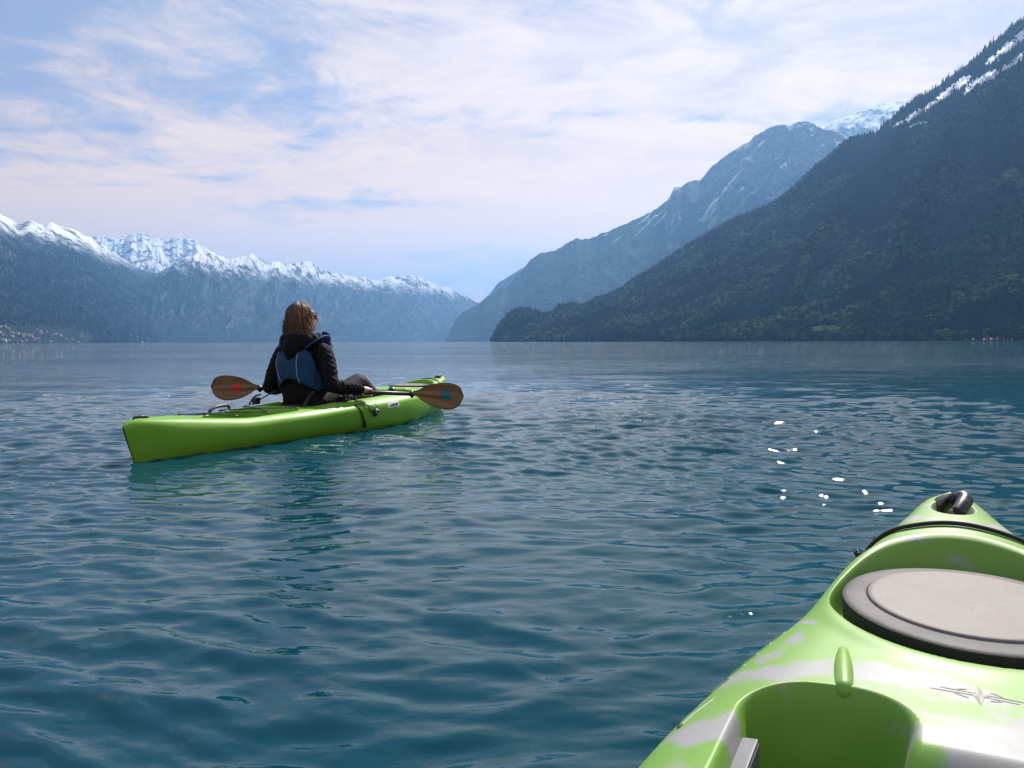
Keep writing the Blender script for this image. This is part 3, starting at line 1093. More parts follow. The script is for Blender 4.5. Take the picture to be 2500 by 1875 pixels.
# separate trees one can tell apart along the right shore
def tree_thing(kind, seed, label):
    r = random.Random(seed)
    e = empty('shore_tree', category='tree', group='trees along the right lake shore')
    e['label'] = label
    bm = bmesh.new()
    add_tube(bm, [(0, 0, -1), (0.05, 0, 0.25), (0.0, 0.03, 0.62)], [0.035, 0.028, 0.012], 6)
    for k in range(4):
        a = k * 1.6 + r.random()
        add_tube(bm, [(0, 0, 0.3 + 0.07 * k), (math.cos(a) * 0.2, math.sin(a) * 0.2, 0.52 + 0.07 * k)], [0.014, 0.005], 5)
    bm_obj('trunk', bm, M['bark'], e)
    bm = bmesh.new()
    nb = 26 if kind != 'tall' else 22
    for k in range(nb):
        a = r.random() * 6.28
        zz = r.random()
        if kind == 'tall':
            d = 0.17 * math.sqrt(r.random()) * (1 - 0.4 * zz)
            c = (math.cos(a) * d, math.sin(a) * d, 0.18 + 0.85 * zz)
            rr = r.uniform(0.07, 0.12)
        else:
            d = 0.36 * math.sqrt(r.random()) * math.sin(0.5 + 2.2 * zz)
            c = (math.cos(a) * d, math.sin(a) * d, 0.28 + 0.62 * zz)
            rr = r.uniform(0.09, 0.16)
        add_ball(bm, c, rr, (1, 1, 0.8), 2)
    for v in bm.verts:
        v.co += Vector((r.uniform(-1, 1), r.uniform(-1, 1), r.uniform(-1, 1))) * 0.022
    # loose leaf sprays round the crown
    vs = [v.co.copy() for v in bm.verts]
    for k in range(500):
        p = vs[r.randrange(len(vs))] * 1.0
        q = Vector((r.uniform(-1, 1), r.uniform(-1, 1), r.uniform(-1, 1))).normalized() * 0.04
        w = Vector((r.uniform(-1, 1), r.uniform(-1, 1), r.uniform(-1, 1))).normalized() * 0.03
        bm.faces.new([bm.verts.new(p + q), bm.verts.new(p + q + w), bm.verts.new(p + q * 0.3 - w)])
    bm_obj('crown', bm, M['broadleaf_bright'] if kind == 'bright' else M['broadleaf'], e, smooth=False)
    return e


M['broadleaf_bright'] = m_foliage('spring_foliage', (0.06, 0.10, 0.02), (0.17, 0.22, 0.06), 0.35)
tp = [tree_thing('round', 1, 'round dark green tree at the water edge of the right shore'),
      tree_thing('bright', 2, 'bushy tree in fresh light green leaf on the right shore'),
      tree_thing('tall', 3, 'tall narrow dark tree standing at the right shore')]
used = [False] * 3
tree_spots = [(2100, 20, 2), (2118, 16, 2), (2146, 17, 1), (2165, 18, 1), (2180, 16, 0), (2196, 19, 1), (2232, 23, 0), (2250, 17, 0),
              (2266, 20, 0), (2292, 24, 0), (2307, 26, 1), (2318, 16, 1), (2338, 18, 0), (2350, 21, 1), (2372, 24, 0), (2392, 30, 0),
              (2410, 26, 1), (2424, 26, 0), (2450, 30, 0), (2462, 22, 1), (2480, 26, 0), (2496, 30, 1), (2045, 15, 0), (2030, 13, 0),
              (1990, 20, 2), (2004, 17, 0), (1960, 16, 1), (1945, 15, 0), (1920, 18, 0), (1900, 17, 0), (1875, 14, 1), (1850, 16, 0),
              (1830, 15, 0), (1805, 13, 0), (2070, 12, 1), (2086, 14, 0), (1780, 15, 0), (1750, 13, 1), (1720, 15, 0), (1690, 14, 0)]
tcount = [0, 0, 0]
TNAME = ['round dark green tree', 'bushy light green tree', 'tall narrow dark tree']
for i, (a, hpx, k) in enumerate(sorted(tree_spots, reverse=True)):
    p = surface_pt(NV, a, 1)
    p = p.lerp(surface_pt(NV, a, 2), 0.2 + 0.8 * rnd.random())
    if not used[k]:
        used[k] = True
        o = tp[k]
    else:
        o = tp[k].copy()
        C.objects.link(o)
        for ch in [c for c in C.objects if c.parent == tp[k]]:
            c = ch.copy()
            C.objects.link(c)
            c.parent = o
    s = hpx / FPX * p.y * 1.15
    tcount[k] += 1
    o['label'] = '%s at the water, %s such from the right end' % (TNAME[k], ORD[tcount[k] - 1])
    o.location = p + Vector((0, 0, -0.5))
    o.rotation_euler = (0, 0, rnd.random() * 6.28)
    o.scale = (s * rnd.uniform(0.9, 1.2), s, s)

# small white sailing boat far down the left shore
sp = at(348, 837, 3300)
sp.z = 0.1
sb = empty('sailing_boat', label='tiny white sailing boat under the hamlet on the left shore', category='boat')
sb.location = sp
bm = bmesh.new()
n = 12
V_, F_ = [], []
for i in range(n):
    u = i / (n - 1)
    x = -3.5 + 7 * u
    w = 1.15 * math.sin(math.pi * min(1, 0.12 + u * 0.88)) ** 0.7 + 0.02
    V_ += [(x, -w, 0.75), (x, -w * 0.6, -0.2), (x, w * 0.6, -0.2), (x, w, 0.75), (x, 0, 0.85)]
for i in range(n - 1):
    for k in range(5):
        k2 = (k + 1) % 5
        F_.append((i * 5 + k, i * 5 + k2, (i + 1) * 5 + k2, (i + 1) * 5 + k))
add_raw(bm, V_, F_)
bm_obj('hull', bm, M['sail'], sb)
bm = bmesh.new()
add_tube(bm, [(0.3, 0, 0.5), (0.3, 0, 9.2)], 0.09, 6)
bm_obj('mast', bm, M['rail_plastic'], sb)
for nm, tri in (('mainsail', [(0.2, 0, 1.6), (-3.1, 0.4, 1.6), (0.2, 0, 8.9)]), ('jib', [(0.5, 0, 8.2), (3.4, 0, 1.0), (0.8, 0.5, 1.3)])):
    bm = bmesh.new()
    a = [Vector(p) for p in tri]
    off = Vector((0, 0.04, 0))
    v = [bm.verts.new(p) for p in a] + [bm.verts.new(p + off) for p in a]
    for f in ((0, 1, 2), (5, 4, 3), (0, 3, 4, 1), (1, 4, 5, 2), (2, 5, 3, 0)):
        bm.faces.new([v[i] for i in f])
    bm_obj(nm, bm, M['sail'], sb, smooth=False)
sb.rotation_euler = (0, 0, 0.35)
sb.scale = (1.5, 1.5, 1.5)


# ------------------------------------------------------------------ the sit-on kayak shell
def sm_interp(x, pts, width=0.05):
    xs = np.linspace(-2.4, 2.4, 961)
    ys = np.interp(xs, [p[0] for p in pts], [p[1] for p in pts])
    k = np.exp(-0.5 * (np.arange(-40, 41) * 0.005 / width) ** 2)
    ys = np.convolve(np.pad(ys, 40, mode='edge'), k / k.sum(), 'valid')
    return np.interp(x, xs, ys)


WID = [(-2.1, -0.03), (-2.0, 0.03), (-1.7, 0.13), (-1.2, 0.25), (-0.7, 0.340), (-0.2, 0.380), (0.3, 0.388), (0.7, 0.378), (0.86, 0.360),
       (1.06, 0.318), (1.27, 0.256), (1.5, 0.208), (1.68, 0.160), (1.76, 0.130), (1.89, 0.086), (1.98, 0.056), (2.1, 0.012)]
ZED = [(-2.1, 0.150), (-2.0, 0.205), (-1.92, 0.243), (-1.6, 0.216), (-1.2, 0.195), (-0.6, 0.215), (0.0, 0.235), (0.5, 0.240), (0.95, 0.247), (1.3, 0.262),
       (1.6, 0.288), (1.8, 0.305), (2.0, 0.330), (2.1, 0.340)]


def width_at(x):
    w = sm_interp(x, WID, 0.05)
    cap = np.sqrt(np.clip(1 - (np.clip(np.abs(x) - 1.93, 0, 1) / 0.071) ** 2, 0.0, 1))
    return np.maximum(w, 0.0) * cap + 0.0008


def base_deck(x, r, w):
    v = np.abs(r) / w
    ze = sm_interp(x, ZED, 0.035)
    crown = np.interp(x, [-2, -1.6, -0.5, 0.9, 1.3, 1.7, 2.0], [0.012, 0.03, 0.015, 0.028, 0.024, 0.030, 0.014])
    rz = np.minimum(0.062, w * 0.42)
    u = np.clip((v - 0.62) / 0.38, 0, 1)
    return ze + crown * (1 - np.clip(v, 0, 1) ** 2) - rz * (1 - np.sqrt(np.clip(1 - u ** 2.2, 0, 1)))


def sd_box(x, r, cx, cr, hx, hr, rad):
    qx, qr = np.abs(x - cx) - hx + rad, np.abs(r - cr) - hr + rad
    return np.hypot(np.maximum(qx, 0), np.maximum(qr, 0)) + np.minimum(np.maximum(qx, qr), 0) - rad


def sd_ell(x, r, cx, cr, a, b):
    k = np.hypot((x - cx) / a, (r - cr) / b)
    return (k - 1) * min(a, b)


def sd_cap(x, r, x0, r0, x1, r1):
    dx, dr = x1 - x0, r1 - r0
    t = np.clip(((x - x0) * dx + (r - r0) * dr) / (dx * dx + dr * dr), 0, 1)
    return np.hypot(x - x0 - t * dx, r - r0 - t * dr), t


def deck(x, r, w):
    b = base_deck(x, r, w)
    z = b.copy()
    ar = np.abs(r)
    # oval hatch recess, with its long sloping front wall
    sd = sd_ell(x, r, 1.335, 0, 0.268, 0.207)
    front = sstep(1.30, 1.56, x)
    edge = 0.014 + 0.022 * front
    m = sstep(0.0, 1.0, -sd / edge)
    z = z * (1 - m) + (0.214 + 0.016 * front) * m
    lip = np.exp(-((sd - 0.012) / 0.016) ** 2)
    z += 0.008 * lip * (0.4 + front)
    # centre console steps down towards the seat
    z -= 0.075 * sstep(0.84, 0.74, x) * sstep(0.12, 0.07, ar) * sstep(-0.2, 0.0, x)
    # foot wells
    sdw = sd_box(x, ar, 0.36, 0.174, 0.588, 0.100, 0.085)
    m = sstep(0.0, 1.0, -sdw / (0.030 + 0.022 * sstep(0.93, 0.84, x)))
    wellz = 0.045 + 0.03 * sstep(0.86, 0.93, x)
    z = z * (1 - m) + wellz * m
    # outer step of the well that carries the foot brace
    st = sstep(0.0, 0.02, 0.045 - np.abs(ar - 0.215)) * sstep(0.78, 0.72, x) * sstep(-0.05, 0.05, x)
    z = np.maximum(z, 0.125 * st)
    # seat pan
    sds = sd_box(x, ar, -0.34, 0, 0.27, 0.235, 0.12)
    m = sstep(0.0, 1.0, -sds / 0.06)
    z = z * (1 - m) + 0.125 * m
    # tank well behind the seat
    wt = np.interp(x, [-1.65, -1.4, -1.1, -0.8, -0.7], [0.06, 0.145, 0.215, 0.255, 0.26])
    sdt = np.maximum(np.abs(x + 1.13) - 0.42, ar - wt)
    m = sstep(0.0, 1.0, -sdt / 0.035)
    z = z * (1 - m) + 0.085 * m
    # handle scoops at both ends
    for cx in (1.868, -1.86):
        sdh = sd_ell(x, r, cx, 0, 0.070, 0.045 if cx > 0 else 0.03)
        m = sstep(0.0, 1.0, -sdh / 0.022)
        z -= 0.028 * m
    return z


def marble_at(x, r):
    """white swathes of the marbled plastic, read off the near boat"""
    x, r = x + 0.10 * (fbm(x * 11, r * 11, 4, 41) - 0.5), r + 0.12 * (fbm(x * 11 + 9, r * 11, 4, 43) - 0.5)
    a = np.zeros_like(x)
    blobs = [(0.985, -0.20, 0.035, 0.11, 1.15), (0.99, -0.09, 0.032, 0.10, 1.1), (0.985, 0.06, 0.02, 0.10, 0.7), (0.985, 0.16, 0.05, 0.14, 0.9), (0.84, 0.03, 0.075, 0.09, 1.3),
             (0.80, -0.300, 0.085, 0.038, 1.3), (0.62, -0.31, 0.10, 0.04, 1.1), (1.10, -0.225, 0.035, 0.030, 0.9), (1.20, -0.225, 0.03, 0.012, 0.8),
             (1.62, -0.12, 0.022, 0.05, 1.3), (1.60, 0.13, 0.035, 0.06, 1.1), (1.755, -0.05, 0.018, 0.06, 1.0), (1.74, 0.06, 0.022, 0.06, 1.0), (1.86, 0.0, 0.06, 0.045, 1.2),
             (1.97, 0, 0.03, 0.04, 0.6), (1.04, -0.25, 0.035, 0.03, 0.8), (0.84, 0.31, 0.12, 0.04, 1.1), (0.90, 0.02, 0.03, 0.05, 0.6), (0.70, 0.0, 0.06, 0.08, 0.9)]
    for cx, cr, sx, sr, am in blobs:
        a = np.maximum(a, am * np.exp(-((x - cx) / sx) ** 2 - ((r - cr) / sr) ** 2))
    return a


def kayak_mesh():
    xs = np.concatenate([np.linspace(-2.0, -1.9, 16, endpoint=False), np.linspace(-1.9, 0.55, 260, endpoint=False),
                         np.linspace(0.55, 1.93, 480, endpoint=False), np.linspace(1.93, 2.0, 22)])
    nd = 250
    tt = np.linspace(-1, 1, nd)
    vv = tt * (1.32 - 0.32 * tt * tt)
    nh = 26
    th = np.linspace(0, 1, nh + 1)[1:] * (math.pi / 2)
    X = xs[:, None]
    w = width_at(X)
    r = w * vv[None, :]
    z = deck(X + 0 * r, r, w + 0 * r)
    zs = z[:, :1]
    e = np.interp(xs, [-2, -1.7, -1.0, -0.3, 0.3, 0.8, 1.3, 1.8, 2], [1.5, 1.4, 1.15, 0.85, 0.6, 0.5, 0.68, 1.0, 1.0])[:, None]
    draft = np.interp(xs, [-2, -1.9, -1, 1, 1.9, 2], [0.10, 0.10, 0.10, 0.10, 0.08, 0.05])[:, None]
    c, s_ = np.cos(th)[None, :], np.sin(th)[None, :]
    rr = w * np.maximum(c, 0.0) ** e * (1 + 0.04 * np.sin(2 * th)[None, :] * sstep(-0.2, 0.6, X))
    zz = zs - (zs + draft) * s_ ** 1.15
    rr[:, -1] = 0
    right = np.stack([X + 0 * rr, rr, zz], -1)
    left = np.stack([X + 0 * rr, -rr, zz], -1)[:, ::-1][:, 1:]
    top = np.stack([X + 0 * r, r, z], -1)
    sec = np.concatenate([left, top, right], 1)        # from keel up the left, over the deck, down the right
    # rake of the two stems
    zf = np.clip((sec[..., 2] + 0.1) / 0.40, 0, 1)
    k = np.clip(np.abs(sec[..., 0]) / 2.0, 0, 1) ** 7
    sgn = np.sign(sec[..., 0])
    amt = np.where(sgn > 0, 0.10, 0.13)
    sec[..., 0] -= sgn * k * amt * (1 - zf) ** 1.2
    nr, nc = sec.shape[:2]
    f = grid_faces(nr, nc, wrap=True)
    f = f[:, ::-1]
    v = sec.reshape(-1, 3).copy()
    mb = marble_at(v[:, 0], v[:, 1])
    v[:, 1] *= -1                                       # r is to starboard, local +Y to port
    f = f[:, ::-1]
    me = mesh_np('kayak_shell', v, f)
    a = me.attributes.new('marble', 'FLOAT', 'POINT')
    a.data.foreach_set('value', mb.astype(np.float32))
    return me


shell_me = kayak_mesh()
shell_me.materials.append(None)


def deck_z(x, r):
    xa, ra = np.array([x], float), np.array([r], float)
    return float(deck(xa, ra, width_at(xa))[0])


def base_z(x, r):
    xa, ra = np.array([x], float), np.array([r], float)
    return float(base_deck(xa, ra, width_at(xa))[0])


def L3(x, r, z):
    return Vector((x, -r, z))


def cord_on_deck(x0, x1, r, n=40, lift=0.004, bow=0.06):
    """cord from gunwale to gunwale"""
    pts = []
    for i in range(n):
        t = -1 + 2 * i / (n - 1)
        rr_ = r * t
        x = x0 + (x1 - x0) * (1 - abs(t) ** 1.8)
        pts.append(L3(x, rr_, base_z(x, rr_) + lift))
    return pts


def build_kayak(name, hullmat, near):
    k = empty(name)
    sh = bpy.data.objects.new('hull', shell_me)
    C.objects.link(sh)
    sh.parent = k
    sh.material_slots[0].link = 'OBJECT'
    sh.material_slots[0].material = hullmat
    # oval storage hatch: rubber rim with a lid panel let into it
    A, B, zt = 0.206, 0.183, 0.292
    cx = 1.292
    bm = bmesh.new()
    prof = [(1.0, 0.2875), (0.993, 0.2890), (0.96, 0.2908), (0.90, 0.2918), (0.85, zt), (0.815, zt),
            (0.803, zt - 0.0005), (0.800, zt - 0.003), (0.795, zt - 0.004)]
    seg = 96
    Vv, Ff = [], []
    for q, z in prof:
        for i in range(seg):
            a = 2 * math.pi * i / seg
            Vv.append(L3(cx + A * q * math.cos(a), B * q * math.sin(a), z))
    for j in range(len(prof) - 1):
        for i in range(seg):
            i2 = (i + 1) % seg
            Ff.append((j * seg + i, j * seg + i2, (j + 1) * seg + i2, (j + 1) * seg + i))
    add_raw(bm, Vv, Ff)
    hatch = bm_obj('hatch_cover', bm, M['hatch_rim'], k)
    hatch.data.materials.clear()
    hatch.data.materials.append(M['hatch_rim'])
    bm = bmesh.new()
    pr2 = [(0.800, zt - 0.006), (0.797, zt - 0.001), (0.790, zt + 0.0006), (0.75, zt + 0.001), (0.5, zt + 0.0025), (0.25, zt + 0.0032), (0.02, zt + 0.0034)]
    Vv, Ff = [], []
    for q, z in pr2:
        for i in range(seg):
            a = 2 * math.pi * i / seg
            Vv.append(L3(cx + 0.01 + A * q * math.cos(a), B * q * math.sin(a), z))
    for j in range(len(pr2) - 1):
        for i in range(seg):
            i2 = (i + 1) % seg
            Ff.append((j * seg + i, j * seg + i2, (j + 1) * seg + i2, (j + 1) * seg + i))
    Ff.append(tuple((len(pr2) - 1) * seg + i for i in range(seg)))
    add_raw(bm, Vv, Ff)
    bm_obj('lid_panel', bm, M['hatch_lid'], hatch)
    # black skirt under the rim
    bm = bmesh.new()
    add_raw(bm, [L3(cx + A * (0.97 if z < 0.25 else 1.0) * math.cos(2 * math.pi * i / seg), B * (0.97 if z < 0.25 else 1.0) * math.sin(2 * math.pi * i / seg), z) for z in (0.210, 0.262, 0.2875) for i in range(seg)],
            [(j * seg + i, j * seg + (i + 1) % seg, (j + 1) * seg + (i + 1) % seg, (j + 1) * seg + i) for j in range(2) for i in range(seg)])
    bm_obj('hatch_skirt', bm, M['black_webbing'], hatch)
    # bungee over the fore deck with its two end clips
    bm = bmesh.new()
    add_tube(bm, cord_on_deck(1.640, 1.700, 0.168, 48, 0.0055), 0.0048, 8)
    bm_obj('bungee_cord', bm, M['black_webbing'], k)
    for s in (-1, 1):
        bm = bmesh.new()
        zc_ = base_z(1.636, 0.166) + 0.004
        rot = Matrix.Rotation(s * 0.9, 3, 'Z') @ Matrix.Rotation(0.25, 3, 'Y')
        add_box(bm, L3(1.634, s * 0.170, zc_), (0.030, 0.010, 0.010), rot, 0.003)
        add_box(bm, L3(1.628, s * 0.176, zc_ + 0.004), (0.014, 0.016, 0.008), rot, 0.003)
        add_tube(bm, [L3(1.625, s * 0.173, zc_ + 0.006), L3(1.628, s * 0.180, zc_ + 0.010), L3(1.634, s * 0.180, zc_ + 0.006)], 0.003, 6)
        bm_obj('cord_clip', bm, M['black_plastic'], k)
    # carrying handles at both ends: ribbed grip on a folded strap
    for cx_, sgn in ((1.868, 1), (-1.86, -1)):
        hz = deck_z(cx_, 0) if sgn > 0 else deck_z(-1.86, 0)
        gp = bmesh.new()
        if sgn > 0:
            path = spline([L3(1.822, 0.006, hz + 0.022), L3(1.850, 0.018, hz + 0.036), L3(1.880, 0.024, hz + 0.044), L3(1.905, 0.016, hz + 0.042), L3(1.915, 0.000, hz + 0.034)], 26)
        else:
            path = spline([L3(-1.80, 0.0, hz + 0.028), L3(-1.85, 0.01, hz + 0.036), L3(-1.90, 0.0, hz + 0.032)], 26)
        rad = []
        for i in range(26):
            t = i / 25
            rr_ = (0.0160 if sgn > 0 else 0.010) * (1 - 0.18 * abs(2 * t - 1) ** 3)
            if sgn > 0 and 0.25 < t < 0.62 and i % 2 == 0:
                rr_ *= 0.86
            rad.append(rr_)
        add_tube(gp, path, rad, 16)
        hd = bm_obj('carry_handle', gp, M['black_rubber'], k)
        st = bmesh.new()
        if sgn > 0:
            add_tube(st, spline([L3(1.806, 0.000, hz - 0.004), L3(1.806, 0.002, hz + 0.014), L3(1.822, 0.006, hz + 0.026)], 8), 0.016, 8, flat=0.28)
            bm_obj('handle_strap', st, M['black_webbing'], hd)
            st = bmesh.new()
            add_tube(st, spline([L3(1.935, 0.006, hz + 0.038), L3(1.925, -0.018, hz + 0.030), L3(1.905, -0.030, hz + 0.012), L3(1.890, -0.030, hz - 0.006)], 10), 0.019, 8, flat=0.5)
        else:
            add_tube(st, spline([L3(-1.78, 0, hz), L3(-1.80, 0, hz + 0.026)], 6), 0.008, 8, flat=0.4)
            bm_obj('handle_strap', st, M['black_webbing'], hd)
            st = bmesh.new()
            add_tube(st, spline([L3(-1.92, 0, hz), L3(-1.90, 0, hz + 0.030)], 6), 0.008, 8, flat=0.4)
        bm_obj('handle_strap', st, M['black_webbing'], hd)
    # moulded nubs hanging over the fronts of the wells
    for s in (-1, 1):
        bm = bmesh.new()
        pts, rd = [], []
        for i in range(16):
            t = i / 15
            x, r = 1.072 - 0.118 * t, 0.167 - 0.010 * t
            pts.append(L3(x, s * r, base_z(x, r) - 0.0045 - 0.003 * t ** 3))
            rd.append(0.004 + 0.0092 * math.sin(math.pi * min(0.5, 0.08 + t * 0.55)) ** 0.8)
        pe = pts[-1] - pts[-2]
        for q in (0.5, 0.85, 1.0):
            pts.append(pts[15] + pe.normalized() * rd[15] * q)
            rd.append(max(rd[15] * math.sqrt(max(0.0, 1 - q * q)), 0.0008))
        add_tube(bm, pts, rd, 20)
        nb_ = bm_obj('moulded_nub', bm, hullmat, k)
    # adjustable foot braces on rails along the outer well walls
    for s in (-1, 1):
        bm = bmesh.new()
        x0, x1 = 0.848, 0.34
        rr_ = 0.264
        zc_ = 0.222
        ln = x0 - x1
        add_box(bm, L3((x0 + x1) / 2, s * (rr_ + 0.011), zc_ + 0.004), (ln, 0.014, 0.012), Matrix.Rotation(s * -0.08, 3, 'X'), 0.002)
        add_box(bm, L3((x0 + x1) / 2, s * (rr_ - 0.010), zc_ - 0.001), (ln, 0.022, 0.010), Matrix.Rotation(s * 0.10, 3, 'X'), 0.002)
        add_box(bm, L3((x0 + x1) / 2, s * (rr_ - 0.019), zc_ - 0.020), (ln, 0.005, 0.040), None, 0.001)
        rail = bm_obj('foot_rail', bm, M['rail_plastic'], k, smooth=False)
        bm = bmesh.new()
        add_box(bm, L3(0.785, s * 0.232, 0.205), (0.018, 0.016, 0.018), None, 0.003)
        bm_obj('foot_peg', bm, M['black_plastic'], rail)
    # dark green strips painting in the shade of grooves moulded along the shoulders
    for s in (-1, 1):
        for q, (xa, ln) in enumerate([(0.87, 0.075), (0.98, 0.03), (1.03, 0.028), (1.075, 0.03), (1.12, 0.028), (1.17, 0.03)]):
            bm = bmesh.new()
            pts = []
            for i in range(8):
                t = i / 7
                x = xa + ln * (t - 0.5)
                w_ = float(width_at(np.array([x]))[0])
                f_ = 0.925 if q == 0 else 0.965
                rr_ = w_ * (f_ - 0.05 * t ** 1.5)
                pts.append(L3(x, s * rr_, base_z(x, rr_) + 0.0003))
            wd = 0.0040 if q == 0 else 0.0018
            add_tube(bm, pts, [wd * (0.4 + math.sin(math.pi * min(1, 0.12 + i / 9))) for i in range(8)], 6, flat=0.5)
            bm_obj('groove_shade_strip', bm, M['groove'], k)
    # bungees crossing the tank well
    zz = 0.012
    bx = [(-0.70, 0.235), (-0.98, 0.205), (-1.24, 0.160), (-1.46, 0.115)]
    for i in range(3):
        for s in (-1, 1):
            a, b = bx[i], bx[i + 1]
            bm = bmesh.new()
            p0 = L3(a[0], s * a[1], base_z(a[0], a[1]) + zz)
            p1 = L3(b[0], -s * b[1], base_z(b[0], b[1]) + zz)
            mid = (p0 + p1) / 2 + Vector((0, 0, 0.004))
            add_tube(bm, [p0, mid, p1], 0.0035, 6)
            bm_obj('bungee_cord', bm, M['black_webbing'], k)
    for (x, r) in bx:
        for s in (-1, 1):
            bm = bmesh.new()
            add_box(bm, L3(x, s * (r + 0.004), base_z(x, r) + 0.006), (0.034, 0.012, 0.009), Matrix.Rotation(s * -0.15, 3, 'Z'), 0.003)
            bm_obj('cord_clip', bm, M['black_plastic'], k)
    return k


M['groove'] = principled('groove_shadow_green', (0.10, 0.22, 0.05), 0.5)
near = build_kayak('kayak', M['hull_near'], True)
near['label'] = 'lime and white marbled kayak bow in front, with oval grey hatch'
near['category'] = 'kayak'
near['group'] = 'sit-on-top kayaks'
HN = math.radians(90 - 27)
org = Vector((1.0324, 1.8187, 0)) - Vector((math.cos(HN), math.sin(HN), 0)) * 2.0
near.location = (org.x, org.y, 0)
near.rotation_euler = (0, 0, HN)

# engraved compass mark on the console of the near kayak
def compass_mark(parent):
    def P_(u, v):        # u to starboard, v forward, metres from the mark's centre
        x, r = 0.976 + v, -0.010 + u * 0.82
        return L3(x, r, deck_z(x, r) - 0.0004)

    def poly(bm, pts):
        c = [bm.verts.new(P_(*p)) for p in pts]
        bm.faces.new(c)
    bmd, bml = bmesh.new(), bmesh.new()
    R1, R2 = 0.028, 0.0085
    for i in range(4):
        a = i * math.pi / 2
        k = R1 if i % 2 == 0 else 0.020
        tip = (math.sin(a) * k * (0.62 if i % 2 else 1), math.cos(a) * k)
        l = (math.sin(a - math.pi / 4) * R2, math.cos(a - math.pi / 4) * R2)
        r = (math.sin(a + math.pi / 4) * R2, math.cos(a + math.pi / 4) * R2)
        poly(bmd, [(0, 0), r, tip])
        poly(bml, [(0, 0), tip, l])
    # long thin swoosh wings
    for s in (-1, 1):
        for (u0, u1, va, vb_, wd_) in ((0.005, 0.064, 0.0030, 0.0012, 0.0022), (0.009, 0.050, -0.0035, -0.0060, 0.0016)):
            n_ = 10
            for q in range(n_):
                a_, b_ = q / n_, (q + 1) / n_
                ha, hb = wd_ * (0.15 + math.sin(math.pi * a_) ** 0.7), wd_ * (0.15 + math.sin(math.pi * b_) ** 0.7)
                ua, ub = u0 + (u1 - u0) * a_, u0 + (u1 - u0) * b_
                ca, cb = (va + (vb_ - va) * a_) * s, (va + (vb_ - va) * b_) * s
                poly(bmd, [(s * ua, ca - ha * 0.5), (s * ub, cb - hb * 0.5), (s * ub, cb + hb * 0.5), (s * ua, ca + ha * 0.5)])
    # ring segments
    for a0, a1 in ((0.5, 1.3), (1.9, 2.7), (3.6, 4.4), (5.0, 5.8)):
        n_ = 8
        prev = None
        for i in range(n_ + 1):
            a = a0 + (a1 - a0) * i / n_
            o_ = (math.sin(a) * 0.034, math.cos(a) * 0.014)
            i_ = (math.sin(a) * 0.031, math.cos(a) * 0.0115)
            if prev:
                poly(bmd, [prev[0], o_, i_, prev[1]])
            prev = (o_, i_)
    for bm_ in (bmd, bml):
        r_ = bmesh.ops.extrude_face_region(bm_, geom=list(bm_.faces))
        for v in [g for g in r_['geom'] if isinstance(g, bmesh.types.BMVert)]:
            v.co.z += 0.0009
        bmesh.ops.recalc_face_normals(bm_, faces=list(bm_.faces))
    e = bm_obj('compass_emblem', bmd, M['logo_dark'], parent, smooth=False)
    bm_obj('emblem_facet', bml, M['logo_light'], e, smooth=False)


compass_mark(near)

far = build_kayak('kayak', M['hull_far'], False)
far['label'] = 'bright lime kayak with a woman paddling it, seen from behind'
far['category'] = 'kayak'
far['group'] = 'sit-on-top kayaks'
HF_DEG = 22.5
HF = math.radians(90 - HF_DEG)
FO = Vector((-1.495, 6.309, 0))
far.location = FO
far.rotation_euler = (0, 0, HF)
fdir = Vector((math.cos(HF), math.sin(HF), 0))
rdir = Vector((math.sin(HF), -math.cos(HF), 0))


def KF(x, r, z):
    """a point given in the far kayak's own frame"""
    return FO + fdir * x + rdir * r + Vector((0, 0, z))


def far_obj(name, bm, mat, parent=None, smooth=True):
    """geometry given in world space, stored under the far kayak"""
    inv = Matrix.Translation(FO) @ Matrix.Rotation(HF, 4, 'Z')
    bm.transform(inv.inverted())
    return bm_obj(name, bm, mat, parent or far, smooth)


bv = bmesh.new()
bv.from_mesh(shell_me)
bv.transform(Matrix.Translation(FO) @ Matrix.Rotation(HF, 4, 'Z'))
bmesh.ops.triangulate(bv, faces=bv.faces)
bvh = BVHTree.FromBMesh(bv)


def hullpt(px, py, off=0.004):
    d = ray(px, py).normalized()
    h, nrm, _, _ = bvh.ray_cast(Vector((0, 0, EYE)), d)
    if h is None:
        return None, None
    if nrm.dot(d) > 0:
        nrm = -nrm
    return h + nrm * off, nrm


# name plate on the far kayak's side
p0, n0 = hullpt(961, 987, 0.0)
if p0 is None:
    p0, n0 = KF(0.9, 0.30, 0.2), rdir
pa, _ = hullpt(945, 990, 0.0)
pb, _ = hullpt(977, 983, 0.0)
tx = ((pb - pa).normalized() if pa and pb else fdir)
ty = n0.cross(tx).normalized()
if ty.z < 0:
    ty = -ty
tx = ty.cross(n0).normalized()
plate = bmesh.new()
rows_, cols_ = 5, 14
PW, PH = 0.182, 0.050


def plate_pt(u, v, off):
    q = p0 + tx * u + ty * v
    h, nn, _, _ = bvh.ray_cast(q + n0 * 0.1, -n0)
    if h is None:
        h = q
    return h + n0 * off


